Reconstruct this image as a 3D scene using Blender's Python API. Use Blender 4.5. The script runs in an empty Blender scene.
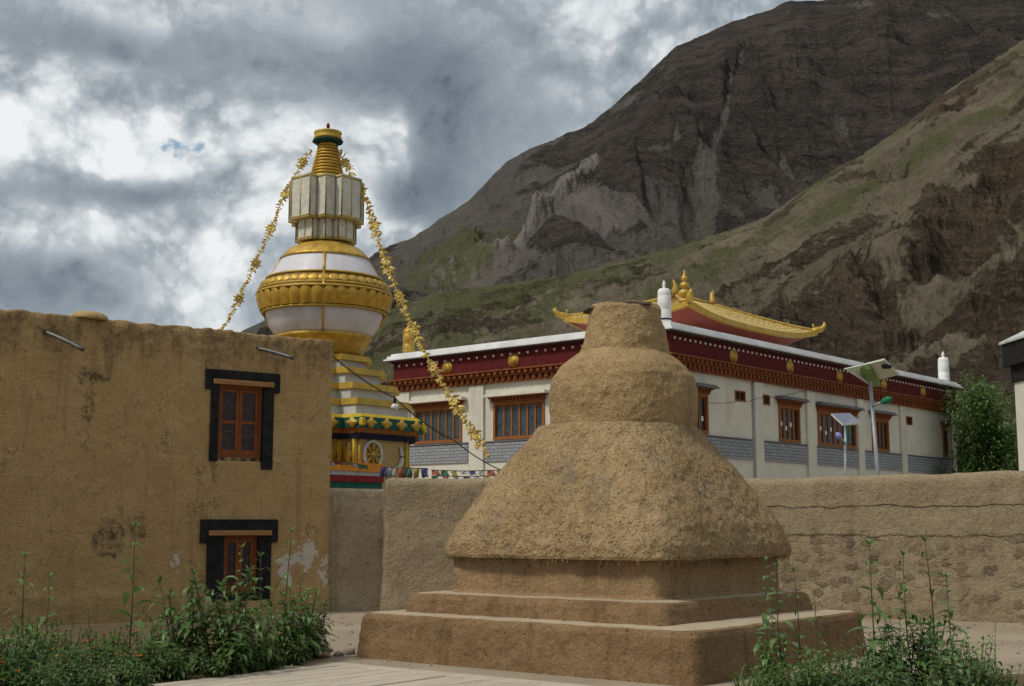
import bpy, math, random
import numpy as np
from mathutils import Vector, Matrix, Euler

C = bpy.context.scene.collection
SC = bpy.context.scene
R = math.radians
random.seed(7)

# ------------------------------------------------------------------ camera
EYE, FOC = 1.6, 1300.0                       # eye height, focal length in pixels of a 1024 px frame
PITCH = math.atan(182 / FOC)
cam = bpy.data.cameras.new('camera')
cam.sensor_width = 36.0
cam.lens = FOC / 1024 * 36.0
cam.clip_start, cam.clip_end = 0.1, 20000
camo = bpy.data.objects.new('camera', cam)
camo.location = (0, 0, EYE)
camo.rotation_euler = (math.pi / 2 + PITCH, 0, 0)
C.objects.link(camo)
SC.camera = camo

def ray(x, y):
    u, v = (x - 512) / FOC, (343 - y) / FOC
    return (u, math.cos(PITCH) - v * math.sin(PITCH), math.sin(PITCH) + v * math.cos(PITCH))
def at(x, y, Y):
    r = ray(x, y); k = Y / r[1]
    return Vector((r[0] * k, Y, EYE + r[2] * k))
def zat(y, Y): return at(512, y, Y).z
def gnd(x, y, z=0.0):
    r = ray(x, y); k = (z - EYE) / r[2]
    return Vector((r[0] * k, r[1] * k, z))
def mpp(y, Y): return Y / (FOC * ray(512, y)[1])

# ------------------------------------------------------------------ light
SUN_DIR = Vector((-0.60, -0.38, 0.92)).normalized()
sun = bpy.data.lights.new('sun', 'SUN')
sun.energy = 2.0; sun.angle = R(9); sun.color = (1.0, 0.95, 0.86)
suno = bpy.data.objects.new('sun', sun)
suno.rotation_euler = SUN_DIR.to_track_quat('Z', 'Y').to_euler()
suno.location = (-30, -20, 60)
C.objects.link(suno)
SC.view_settings.view_transform = 'Standard'
SC.view_settings.look = 'None'
SC.view_settings.exposure = 0.30
SC.view_settings.gamma = 1.0
SC.view_settings.use_curve_mapping = False
SC.cycles.max_bounces = 5
SC.cycles.use_denoising = True

class NT:
    """a small helper for node graphs"""
    def __init__(self, tree): self.t = tree; tree.nodes.clear()
    def n(self, typ, **kw):
        x = self.t.nodes.new(typ)
        for k, v in kw.items():
            if k.startswith('i_'): x.inputs[k[2:].replace('_', ' ')].default_value = v
            else: setattr(x, k, v)
        return x
    def l(self, a, b): self.t.links.new(a, b)
    def m(self, op, a, b=None, c=None, clamp=False):
        x = self.t.nodes.new('ShaderNodeMath'); x.operation = op; x.use_clamp = clamp
        for i, v in enumerate((a, b, c)):
            if v is None: continue
            if isinstance(v, (int, float)): x.inputs[i].default_value = v
            else: self.l(v, x.inputs[i])
        return x.outputs[0]
    def vm(self, op, a, b=None):
        x = self.t.nodes.new('ShaderNodeVectorMath'); x.operation = op
        for i, v in enumerate((a, b)):
            if v is None: continue
            if isinstance(v, (tuple, list)): x.inputs[i].default_value = v
            else: self.l(v, x.inputs[i])
        return x.outputs[0]
    def noise(self, vec, scale, detail=5, rough=0.55, dist=0.0):
        x = self.t.nodes.new('ShaderNodeTexNoise')
        x.inputs['Scale'].default_value = scale; x.inputs['Detail'].default_value = detail
        x.inputs['Roughness'].default_value = rough; x.inputs['Distortion'].default_value = dist
        if vec is not None: self.l(vec, x.inputs['Vector'])
        return x
    def mix(self, f, a, b, blend='MIX'):
        x = self.t.nodes.new('ShaderNodeMix'); x.data_type = 'RGBA'; x.blend_type = blend
        for s, v in ((x.inputs[0], f), (x.inputs[6], a), (x.inputs[7], b)):
            if isinstance(v, (int, float)): s.default_value = v
            elif isinstance(v, (tuple, list)): s.default_value = (*v[:3], 1)
            else: self.l(v, s)
        return x.outputs[2]
    def ramp(self, f, stops, interp='LINEAR'):
        x = self.t.nodes.new('ShaderNodeValToRGB'); cr = x.color_ramp; cr.interpolation = interp
        while len(cr.elements) > 1: cr.elements.remove(cr.elements[-1])
        for i, (p, c) in enumerate(stops):
            e = cr.elements[0] if i == 0 else cr.elements.new(p)
            e.position = p; e.color = (*c[:3], 1) if isinstance(c, (tuple, list)) else (c, c, c, 1)
        self.l(f, x.inputs[0])
        return x.outputs[0]
    def step(self, f, a, b):
        x = self.t.nodes.new('ShaderNodeMapRange'); x.interpolation_type = 'SMOOTHSTEP'
        self.l(f, x.inputs[0]); x.inputs[1].default_value = a; x.inputs[2].default_value = b
        return x.outputs[0]
    def mapping(self, vec, scale=(1, 1, 1), loc=(0, 0, 0), rot=(0, 0, 0)):
        x = self.t.nodes.new('ShaderNodeMapping')
        x.inputs['Scale'].default_value = scale; x.inputs['Location'].default_value = loc; x.inputs['Rotation'].default_value = rot
        self.l(vec, x.inputs['Vector'])
        return x.outputs[0]

# ------------------------------------------------------------------ sky: broken cloud over a Nishita sky
world = bpy.data.worlds.new('World')
SC.world = world
world.use_nodes = True
PM1, PM2 = .74, .80
def build_sky():
    g = NT(world.node_tree)
    tc = g.n('ShaderNodeTexCoord')
    d = g.vm('NORMALIZE', tc.outputs['Generated'])
    sp = g.n('ShaderNodeSeparateXYZ'); g.l(d, sp.inputs[0])
    u0 = g.m('ARCTAN2', sp.outputs[0], sp.outputs[1]); v0 = g.m('ARCSINE', sp.outputs[2])
    # domain warp
    w1 = g.noise(d, 8, 1, 0.5); w2 = g.noise(g.vm('ADD', d, (3.1, 1.7, 5.2)), 8, 1, 0.5)
    u = g.m('ADD', u0, g.m('MULTIPLY', g.m('SUBTRACT', w1.outputs[0], .5), 0.045))
    v = g.m('ADD', v0, g.m('MULTIPLY', g.m('SUBTRACT', w2.outputs[0], .5), 0.030))
    cb = g.n('ShaderNodeCombineXYZ'); g.l(u, cb.inputs[0]); g.l(v, cb.inputs[1])
    uv = cb.outputs[0]
    def puff(scale, loc, det, rough):
        v_ = g.n('ShaderNodeTexVoronoi', feature='SMOOTH_F1', voronoi_dimensions='2D'); v_.inputs['Scale'].default_value = scale; v_.inputs['Detail'].default_value = det
        v_.inputs['Roughness'].default_value = rough; v_.inputs['Smoothness'].default_value = .55; v_.inputs['Lacunarity'].default_value = 2.2
        wn = g.noise(g.mapping(uv, (scale * .9,) * 3, loc), 1.0, 4, .55); ws = g.vm('SCALE', wn.outputs[1]); ws.node.inputs[3].default_value = .34 / scale
        g.l(g.vm('ADD', g.mapping(uv, (1, 1.15, 1), loc), ws), v_.inputs['Vector'])
        return v_.outputs['Distance']
    fb = g.noise(g.mapping(uv, (7, 9, 1)), 1.0, 6, 0.5)
    p1 = puff(11, (.3, .7, 0), 3, .5); p2 = puff(30, (1.3, .2, 0), 3, .55)
    val = g.m('ADD', 0.54, g.m('MULTIPLY', g.m('SUBTRACT', fb.outputs[0], .5), 0.80))
    puffs = g.m('ADD', g.m('MULTIPLY', g.m('SUBTRACT', PM1, p1), 0.42), g.m('MULTIPLY', g.m('SUBTRACT', PM2, p2), 0.24))
    puffs = g.m('ADD', puffs, g.m('MULTIPLY', g.step(p1, PM1 - .02, PM1 - .11), .11)); puffs = g.m('ADD', puffs, g.m('MULTIPLY', g.step(p2, PM2 - .04, PM2 - .14), .05))
    fine = g.noise(g.mapping(uv, (70, 80, 1), (2, 2, 0)), 1.0, 5, .6)
    puffs = g.m('ADD', puffs, g.m('MULTIPLY', g.m('SUBTRACT', fine.outputs[0], .5), .10))
    def ang(x, y):
        r = Vector(ray(x, y)).normalized()
        return math.atan2(r.x, r.y), math.asin(r.z)
    rim = g.m('ADD', g.m('MULTIPLY', g.m('SUBTRACT', p1, PM1), 1.3), g.m('MULTIPLY', g.m('SUBTRACT', p2, PM2), .8))
    blobs = [  # px, py, half widths, amount
        (20, 95, 75, 32, .50), (95, 110, 60, 28, .28), (215, 140, 75, 40, .42), (115, 165, 60, 22, .35), (5, 150, 50, 30, .30),
        (70, 192, 105, 17, -.40), (190, 195, 50, 16, -.22), (40, 222, 90, 14, .30), (155, 240, 110, 20, .36), (255, 225, 50, 40, .32), (260, 165, 40, 40, .25),
        (55, 280, 110, 30, -.48), (165, 290, 40, 14, .18), (215, 300, 60, 22, .40), (20, 30, 130, 26, -.16), (150, 55, 120, 24, -.20), (120, 12, 60, 16, .1),
        (300, 65, 90, 45, -.20), (420, 60, 90, 50, -.16), (440, 150, 60, 75, -.26), (430, 185, 36, 50, -.14), (390, 200, 24, 24, -.22), (490, 140, 60, 60, -.06),
        (378, 152, 30, 20, .62), (398, 148, 8, 26, .4), (352, 225, 22, 26, .22), (395, 238, 34, 10, .46), (530, 60, 60, 45, -.08), (640, 60, 30, 22, .34), (600, 40, 16, 24, .26),
        (700, 12, 90, 26, .12), (560, 20, 70, 26, .10), (350, 30, 40, 20, .12), (560, 120, 50, 20, -.1), (590, 85, 60, 14, .06)]
    for (x, y, sx, sy, a) in blobs:
        au, av = ang(x, y)
        du = g.m('MULTIPLY', g.m('SUBTRACT', u, au), FOC / sx / 1.2)
        dv = g.m('MULTIPLY', g.m('SUBTRACT', v, av), FOC / sy / 1.2)
        e = g.m('EXPONENT', g.m('MULTIPLY', g.m('ADD', g.m('ADD', g.m('MULTIPLY', du, du), g.m('MULTIPLY', dv, dv)), rim), -1.0))
        val = g.m('ADD', val, g.m('MULTIPLY', e, a * .86))
    # puffs stand out most where the cloud is bright
    val = g.m('ADD', val, g.m('MULTIPLY', puffs, g.m('ADD', .45, g.m('MULTIPLY', g.step(val, .35, .75), .8))))
    # thinner, brighter cloud overhead and behind
    val = g.m('ADD', val, g.m('MULTIPLY', g.step(v0, 0.40, 0.9), 0.20))
    col = g.ramp(g.m('MULTIPLY', val, .75), [(0.03, (.100, .123, .152)), (0.19, (.165, .197, .232)), (0.34, (.262, .303, .338)), (0.47, (.37, .41, .44)), (0.62, (.50, .53, .55)), (0.78, (.61, .635, .645)), (0.98, (.70, .715, .72))])
    sky = g.n('ShaderNodeTexSky'); sky.sky_type = 'NISHITA'; sky.sun_disc = False
    sky.sun_elevation = math.asin(SUN_DIR.z); sky.sun_rotation = math.atan2(SUN_DIR.x, SUN_DIR.y)
    sky.altitude = 3300
    # two little gaps of blue
    hole = None
    for (x, y, sx, sy) in ((180, 147, 25, 12),):
        au, av = ang(x, y)
        du = g.m('MULTIPLY', g.m('SUBTRACT', u, au), FOC / sx); dv = g.m('MULTIPLY', g.m('SUBTRACT', v, av), FOC / sy)
        e = g.m('EXPONENT', g.m('MULTIPLY', g.m('ADD', g.m('MULTIPLY', du, du), g.m('MULTIPLY', dv, dv)), -1.0))
        hole = e if hole is None else g.m('MAXIMUM', hole, e)
    gate = g.step(hole, .12, .35)
    hole = g.step(g.m('SUBTRACT', hole, g.m('ADD', g.m('MULTIPLY', g.m('SUBTRACT', p2, PM2 - .12), 1.3), g.m('MULTIPLY', g.m('SUBTRACT', fine.outputs[0], .45), 1.6))), 0.20, 0.75)
    hole = g.m('MULTIPLY', hole, gate)
    c10 = g.vm('SCALE', col); c10.node.inputs[3].default_value = 10.0
    c = g.mix(g.m('MULTIPLY', hole, .75), c10, g.mix(1.0, sky.outputs[0], (.78, 1.08, .95), 'MULTIPLY'))
    bg = g.n('ShaderNodeBackground', i_Strength=0.1); g.l(c, bg.inputs[0])
    out = g.n('ShaderNodeOutputWorld'); g.l(bg.outputs[0], out.inputs[0])
build_sky()

# ------------------------------------------------------------------ numpy noise
_rng = np.random.RandomState(11)
_perm = np.concatenate([_rng.permutation(256)] * 3)
_grad = _rng.normal(size=(256, 3)); _grad /= np.linalg.norm(_grad, axis=1)[:, None]
def perlin(x, y, z):
    x, y, z = np.broadcast_arrays(np.asarray(x, float), np.asarray(y, float), np.asarray(z, float))
    xi, yi, zi = np.floor(x).astype(int), np.floor(y).astype(int), np.floor(z).astype(int)
    xf, yf, zf = x - xi, y - yi, z - zi
    f = lambda t: t * t * t * (t * (t * 6 - 15) + 10)
    U, V, W = f(xf), f(yf), f(zf)
    res = 0
    for a in (0, 1):
        for b in (0, 1):
            for c in (0, 1):
                h = _perm[_perm[_perm[(xi + a) & 255] + ((yi + b) & 255)] + ((zi + c) & 255)]
                gr = _grad[h]
                dot = gr[..., 0] * (xf - a) + gr[..., 1] * (yf - b) + gr[..., 2] * (zf - c)
                res = res + dot * (U if a else 1 - U) * (V if b else 1 - V) * (W if c else 1 - W)
    return res
def fbm(x, y, z, o=5, g=0.5, lac=2.03):
    s, a = 0, 1.0
    for i in range(o):
        s = s + a * perlin(x, y, z); x, y, z = x * lac + 7.3, y * lac + 1.9, z * lac + 4.1; a *= g
    return s
def ridged(x, y, z, o=5, g=0.5, lac=2.07):
    s, a = 0, 1.0
    for i in range(o):
        s = s + a * (1 - 2.2 * np.abs(perlin(x, y, z))); x, y, z = x * lac + 3.7, y * lac + 9.1, z * lac + 2.3; a *= g
    return s

# ------------------------------------------------------------------ mesh helpers
class MB:
    def __init__(self): self.v = []; self.f = []; self.sm = []
    def add(self, vs, fs, smooth=False, M=None):
        o = len(self.v)
        self.v += [tuple(M @ Vector(p)) if M is not None else tuple(p) for p in vs]
        self.f += [tuple(i + o for i in f) for f in fs]
        self.sm += [smooth] * len(fs)
        return self
    def box(self, x0, x1, y0, y1, z0, z1, M=None):
        vs = [(x, y, z) for z in (z0, z1) for y in (y0, y1) for x in (x0, x1)]
        return self.add(vs, [(0, 2, 3, 1), (4, 5, 7, 6), (0, 1, 5, 4), (2, 6, 7, 3), (0, 4, 6, 2), (1, 3, 7, 5)], False, M)
    def cbox(self, x0, x1, y0, y1, z0, z1, c=0.02, M=None):
        """a box with chamfered edges"""
        vs = []; 
        def ring(z, i): return [(x0 + i + c, y0 + i, z), (x1 - i - c, y0 + i, z), (x1 - i, y0 + i + c, z), (x1 - i, y1 - i - c, z), (x1 - i - c, y1 - i, z), (x0 + i + c, y1 - i, z), (x0 + i, y1 - i - c, z), (x0 + i, y0 + i + c, z)]
        for z, i in ((z0, c), (z0 + c, 0), (z1 - c, 0), (z1, c)): vs += ring(z, i)
        fs = [tuple(range(7, -1, -1)), tuple(range(24, 32))]
        for k in range(3):
            for j in range(8):
                a, b = k * 8 + j, k * 8 + (j + 1) % 8
                fs.append((a, b, b + 8, a + 8))
        return self.add(vs, fs, False, M)
    def tube(self, pts, rad, n=8, M=None, cap=True):
        pts = [Vector(p) for p in pts]
        if isinstance(rad, (int, float)): rad = [rad] * len(pts)
        vs, fs = [], []
        for i, p in enumerate(pts):
            t = (pts[min(i + 1, len(pts) - 1)] - pts[max(i - 1, 0)]).normalized()
            a = t.cross(Vector((0, 0, 1)))
            if a.length < 1e-3: a = t.cross(Vector((0, 1, 0)))
            a.normalize(); b = t.cross(a).normalized()
            for k in range(n):
                q = 2 * math.pi * k / n
                vs.append(p + (a * math.cos(q) + b * math.sin(q)) * rad[i])
        for i in range(len(pts) - 1):
            for k in range(n):
                a, b = i * n + k, i * n + (k + 1) % n
                fs.append((a, a + n, b + n, b))
        if cap:
            fs.append(tuple(range(n))); fs.append(tuple(range(len(pts) * n - 1, (len(pts) - 1) * n - 1, -1)))
        return self.add(vs, fs, True, M)
    def lathe(self, prof, n=32, M=None, mod=None, smooth=True):
        vs, fs = [], []
        for i, (r, z) in enumerate(prof):
            for k in range(n):
                q = 2 * math.pi * k / n
                rr = r * (1 + (mod(q, i) if mod else 0))
                vs.append((rr * math.cos(q), rr * math.sin(q), z))
        for i in range(len(prof) - 1):
            for k in range(n):
                a, b = i * n + k, i * n + (k + 1) % n
                fs.append((a, b, b + n, a + n))
        fs.append(tuple(range(n - 1, -1, -1))); fs.append(tuple(range((len(prof) - 1) * n, len(prof) * n)))
        return self.add(vs, fs, smooth, M)
    def prism(self, poly, z0, z1, k1=1.0, M=None, inset=0.0):
        n = len(poly)
        vs = [(x, y, z0) for x, y in poly] + [(x * k1, y * k1, z1) for x, y in poly]
        fs = [tuple(range(n - 1, -1, -1)), tuple(range(n, 2 * n))] + [(i, (i + 1) % n, n + (i + 1) % n, n + i) for i in range(n)]
        return self.add(vs, fs, False, M)
    def grid(self, P, smooth=True, wrap=False, skip=None):
        """P: array (rows, cols, 3)"""
        nr, nc = P.shape[:2]
        o = len(self.v)
        self.v += [tuple(p) for p in P.reshape(-1, 3).tolist()]
        for i in range(nr - 1):
            for k in range(nc if wrap else nc - 1):
                if skip and skip(i, k): continue
                k2 = (k + 1) % nc
                self.f.append((o + i * nc + k, o + i * nc + k2, o + (i + 1) * nc + k2, o + (i + 1) * nc + k)); self.sm.append(smooth)
        return self
    def build(self, name, mat=None, parent=None, loc=None, rot=None):
        me = bpy.data.meshes.new(name)
        me.from_pydata(self.v, [], self.f)
        me.polygons.foreach_set('use_smooth', self.sm)
        if mat: me.materials.append(mat)
        me.update()
        o = bpy.data.objects.new(name, me); C.objects.link(o)
        if parent: o.parent = parent
        if loc is not None: o.location = loc
        if rot is not None: o.rotation_euler = rot
        return o

def tag(o, label=None, cat=None, group=None, kind=None):
    for k, v in (('label', label), ('category', cat), ('group', group), ('kind', kind)):
        if v: o[k] = v
    return o
def empty(name, loc=(0, 0, 0), rz=0.0):
    o = bpy.data.objects.new(name, None); C.objects.link(o)
    o.location = loc; o.rotation_euler = (0, 0, rz); o.empty_display_size = 0.3
    return o
def copy_tree(o, parent=None):
    c = o.copy(); C.objects.link(c)
    if parent: c.parent = parent
    for ch in list(o.children): copy_tree(ch, c)
    return c

# ------------------------------------------------------------------ materials
def mat(name, c1, c2=None, scale=4.0, rough=0.8, metal=0.0, bump=0.0, bscale=40.0, lo=.35, hi=.65, detail=6, spec=None, stretch=(1, 1, 1), extra=None, grime=0.0):
    m = bpy.data.materials.new(name); m.use_nodes = True
    g = NT(m.node_tree)
    tc = g.n('ShaderNodeTexCoord'); co = tc.outputs['Object']
    bs = g.n('ShaderNodeBsdfPrincipled'); out = g.n('ShaderNodeOutputMaterial'); g.l(bs.outputs[0], out.inputs[0])
    bs.inputs['Roughness'].default_value = rough; bs.inputs['Metallic'].default_value = metal
    bs.inputs['Specular IOR Level'].default_value = spec if spec is not None else (.5 if metal > .1 or rough < .5 else .14)
    c2 = c2 or tuple(x * 0.8 for x in c1)
    nz = g.noise(g.mapping(co, stretch), scale, detail, .6)
    col = g.mix(g.step(nz.outputs[0], lo, hi), c1, c2)
    if grime:
        n2 = g.noise(g.mapping(co, (1.5, 1.5, .25), (3, 1, 2)), scale * .6, 6, .65)
        col = g.mix(g.m('MULTIPLY', g.step(n2.outputs[0], .5, .75), grime), col, (.16, .13, .10))
    if extra: col = extra(g, co, col)
    g.l(col, bs.inputs['Base Color'])
    if bump:
        n3 = g.noise(co, bscale, 6, .65)
        b = g.n('ShaderNodeBump', i_Strength=bump, i_Distance=0.02); g.l(n3.outputs[0], b.inputs['Height']); g.l(b.outputs[0], bs.inputs['Normal'])
    return m

def mud_mat(name, a, b, dark, streak=.35, bump=.5, bscale=26, chips=(), blots=(), stones=False, lines=False, coarse=1.0, crack=None, patina=0):
    """sun dried mud plaster: cloudy colour, rain streaks, straw flecks, pits, own patches of damage"""
    m = bpy.data.materials.new(name); m.use_nodes = True
    g = NT(m.node_tree)
    tc = g.n('ShaderNodeTexCoord'); co = tc.outputs['Object']
    bs = g.n('ShaderNodeBsdfPrincipled'); out = g.n('ShaderNodeOutputMaterial'); g.l(bs.outputs[0], out.inputs[0])
    bs.inputs['Roughness'].default_value = .95; bs.inputs['Specular IOR Level'].default_value = .12
    n1 = g.noise(co, 1.3, 8, .6); n2 = g.noise(co, 7, 7, .65); n3 = g.noise(co, 45 * coarse, 4, .6)
    col = g.mix(g.step(n1.outputs[0], .32, .68), a, b)
    col = g.mix(g.m('MULTIPLY', g.step(n2.outputs[0], .50, .74), .55), col, dark)
    col = g.mix(g.m('MULTIPLY', g.step(n3.outputs[0], .52, .66), .60), col, tuple(x * .62 for x in a))
    col = g.mix(g.m('MULTIPLY', g.step(n3.outputs[0], .47, .32), .45), col, tuple(min(1, x * 1.5) for x in b))
    st = g.noise(g.mapping(co, (3.6, 3.6, .32)), 1.0, 6, .65)
    col = g.mix(g.m('MULTIPLY', g.step(st.outputs[0], .52, .74), streak), col, tuple(x * .8 for x in dark))
    st2 = g.noise(g.mapping(co, (17, 17, .9), (5, 2, 1)), 1.0, 4, .6)
    col = g.mix(g.m('MULTIPLY', g.step(st2.outputs[0], .56, .72), streak * .55), col, tuple(x * .9 for x in dark))
    height = g.m('ADD', g.m('MULTIPLY', g.noise(co, bscale, 7, .68).outputs[0], 1.0), g.m('MULTIPLY', g.noise(co, bscale * .2, 5, .6).outputs[0], 2.2))
    sp = g.n('ShaderNodeSeparateXYZ'); g.l(co, sp.inputs[0])
    if lines:   # the faint lifts of a rammed wall
        wz = g.m('ADD', sp.outputs[2], g.m('MULTIPLY', g.m('SUBTRACT', n1.outputs[0], .5), .12))
        fr = g.m('FRACT', g.m('DIVIDE', wz, .62))
        ln = g.m('MULTIPLY', g.step(g.m('ABSOLUTE', g.m('SUBTRACT', fr, .5)), .02, .0), g.step(n2.outputs[0], .38, .58))
        col = g.mix(g.m('MULTIPLY', ln, .4), col, tuple(min(1, x * 1.25) for x in b))
        fr2 = g.m('FRACT', g.m('DIVIDE', g.m('ADD', sp.outputs[2], g.m('MULTIPLY', n2.outputs[0], .03)), .085))
        height = g.m('ADD', height, g.m('MULTIPLY', fr2, .15))
    if lines:   # wet, worn band along the parapet with runs below it
        run = g.noise(g.mapping(co, (2.2, 2.2, .22), (9, 1, 3)), 1.0, 7, .65)
        zt = g.m('ADD', sp.outputs[2], g.m('MULTIPLY', g.m('SUBTRACT', run.outputs[0], .5), 4.2))
        k = g.m('MULTIPLY', g.step(zt, 4.25, 4.95), g.m('ADD', .38, g.m('MULTIPLY', g.step(n2.outputs[0], .38, .62), .62)))
        col = g.mix(g.m('MULTIPLY', k, .66), col, (.105, .070, .040))
        height = g.m('ADD', height, g.m('MULTIPLY', g.m('MULTIPLY', g.step(sp.outputs[2], 4.45, 4.7), n2.outputs[0]), 2.5))
    hv = g.n('ShaderNodeTexVoronoi', feature='DISTANCE_TO_EDGE'); hv.inputs['Scale'].default_value = .9
    hw = g.noise(co, 2.5, 6, .7); hs = g.vm('SCALE', hw.outputs[1]); hs.node.inputs[3].default_value = .9
    g.l(g.vm('ADD', co, hs), hv.inputs['Vector'])
    hk = g.m('MULTIPLY', g.step(hv.outputs['Distance'], .012, .002), g.step(n1.outputs[0], .50, .60))
    hk = g.m('MULTIPLY', hk, 1.0 if lines else .25)
    col = g.mix(g.m('MULTIPLY', hk, .6), col, tuple(x * .4 for x in dark)); height = g.m('SUBTRACT', height, g.m('MULTIPLY', hk, .8))
    vv = g.n('ShaderNodeTexVoronoi', feature='F1'); vv.inputs['Scale'].default_value = 9; g.l(g.mapping(co, (1, 1, 1.3)), vv.inputs['Vector'])
    pit = g.m('MULTIPLY', g.step(vv.outputs['Distance'], .17, .06), g.step(n2.outputs[0], .48, .58))
    col = g.mix(g.m('MULTIPLY', pit, .55), col, tuple(x * .45 for x in dark)); height = g.m('SUBTRACT', height, g.m('MULTIPLY', pit, .8))
    if patina:  # greyer weathered patches and dark pebbles
        pn = g.noise(g.mapping(co, (1, 1, .8), (2, 7, 4)), 2.0, 7, .68)
        col = g.mix(g.m('MULTIPLY', g.step(pn.outputs[0], .54, .68), patina), col, (.165, .142, .112))
        pv = g.n('ShaderNodeTexVoronoi', feature='F1'); pv.inputs['Scale'].default_value = 21; g.l(co, pv.inputs['Vector'])
        col = g.mix(g.m('MULTIPLY', g.m('MULTIPLY', g.step(pv.outputs['Distance'], .26, .12), g.step(pn.outputs[0], .46, .60)), .45), col, (.075, .055, .038))
        height = g.m('ADD', height, g.m('MULTIPLY', g.step(pv.outputs['Distance'], .4, .1), .5))
    wv = g.n('ShaderNodeCombineXYZ')
    w1 = g.noise(co, 5, 6, .7); w2 = g.noise(g.mapping(co, (1, 1, 1), (4, 4, 4)), 5, 6, .7)
    g.l(g.m('MULTIPLY', g.m('SUBTRACT', w1.outputs[0], .5), .80), wv.inputs[0]); g.l(g.m('MULTIPLY', g.m('SUBTRACT', w2.outputs[0], .5), .80), wv.inputs[2])
    wc = g.vm('ADD', co, wv.outputs[0])
    def near(px, pz, rx, rz):
        s = g.n('ShaderNodeSeparateXYZ'); g.l(wc, s.inputs[0])
        dx = g.m('DIVIDE', g.m('SUBTRACT', s.outputs[0], px), rx); dz = g.m('DIVIDE', g.m('SUBTRACT', s.outputs[2], pz), rz)
        return g.step(g.m('ADD', g.m('MULTIPLY', dx, dx), g.m('MULTIPLY', dz, dz)), 1.15, .7)
    for (px, pz, rx, rz) in chips:
        col = g.mix(g.m('MULTIPLY', near(px, pz, rx, rz), .95), col, (.56, .50, .42))
    for (px, pz, rx, rz) in blots:
        k = near(px, pz, rx, rz)
        col = g.mix(g.m('MULTIPLY', k, g.m('ADD', .16, g.m('MULTIPLY', g.step(n2.outputs[0], .42, .62), .55))), col, (.035, .028, .022))
        height = g.m('SUBTRACT', height, g.m('MULTIPLY', k, .6))
    if stones:  # rubble showing through the worn foot of the wall
        v = g.n('ShaderNodeTexVoronoi', feature='DISTANCE_TO_EDGE'); v.inputs['Scale'].default_value = 1.0
        v2 = g.n('ShaderNodeTexVoronoi', feature='F1'); v2.inputs['Scale'].default_value = 1.0
        sv = g.vm('SCALE', wv.outputs[0]); sv.node.inputs[3].default_value = .5
        mp = g.mapping(g.vm('ADD', co, sv), (3.8, 3.8, 6.0))
        g.l(mp, v.inputs['Vector']); g.l(mp, v2.inputs['Vector'])
        zz = g.m('ADD', sp.outputs[2], g.m('MULTIPLY', g.m('SUBTRACT', n1.outputs[0], .5), 1.0))
        low = g.m('MULTIPLY', g.step(zz, 1.55, 1.35), g.step(zz, -.2, .5))
        sc = g.n('ShaderNodeSeparateColor'); g.l(v2.outputs['Color'], sc.inputs[0])
        low = g.m('MULTIPLY', low, g.step(sp.outputs[0], 1.5, 4.0))
        bare = g.m('MULTIPLY', g.step(sc.outputs[0], .12, .45), low)
        face = g.m('MULTIPLY', g.m('MULTIPLY', g.step(v2.outputs['Distance'], .52, .36), g.step(v.outputs['Distance'], .03, .12)), bare)
        scol = g.ramp(sc.outputs[1], [(0, (.13, .095, .062)), (.35, (.17, .128, .08)), (.60, (.19, .115, .062)), (.80, (.115, .066, .046)), (.93, (.032, .026, .026))])
        col = g.mix(g.m('MULTIPLY', face, .52), col, scol)
        height = g.m('ADD', height, g.m('MULTIPLY', face, .8))
    if crack:
        cz = g.m('ADD', sp.outputs[2], g.m('MULTIPLY', g.m('SUBTRACT', g.noise(co, 2.2, 6, .7).outputs[0], .5), .22))
        k = g.m('MULTIPLY', g.step(g.m('ABSOLUTE', g.m('SUBTRACT', cz, crack)), .012, .004), g.m('MULTIPLY', g.step(n1.outputs[0], .34, .50), g.step(sp.outputs[0], 3.6, 4.2)))
        col = g.mix(g.m('MULTIPLY', k, .5), col, (.05, .038, .026)); height = g.m('SUBTRACT', height, g.m('MULTIPLY', k, .8))
        k2 = g.m('MULTIPLY', g.step(g.m('ABSOLUTE', g.m('SUBTRACT', cz, crack - .50)), .02, .004), g.m('MULTIPLY', g.step(n2.outputs[0], .46, .56), g.step(sp.outputs[0], 3.6, 5.0)))
        col = g.mix(g.m('MULTIPLY', k2, .3), col, (.06, .045, .03)); height = g.m('ADD', height, g.m('MULTIPLY', g.m('MULTIPLY', g.step(cz, crack - .53, crack - .48), g.step(sp.outputs[0], 3.0, 4.5)), 1.0))
        up = g.m('MULTIPLY', g.step(cz, crack - .02, crack + .02), g.step(sp.outputs[0], 3.0, 4.5))
        height = g.m('ADD', height, g.m('MULTIPLY', up, 1.2))
    g.l(col, bs.inputs['Base Color'])
    b = g.n('ShaderNodeBump', i_Strength=bump, i_Distance=0.03); g.l(height, b.inputs['Height']); g.l(b.outputs[0], bs.inputs['Normal'])
    return m

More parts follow.
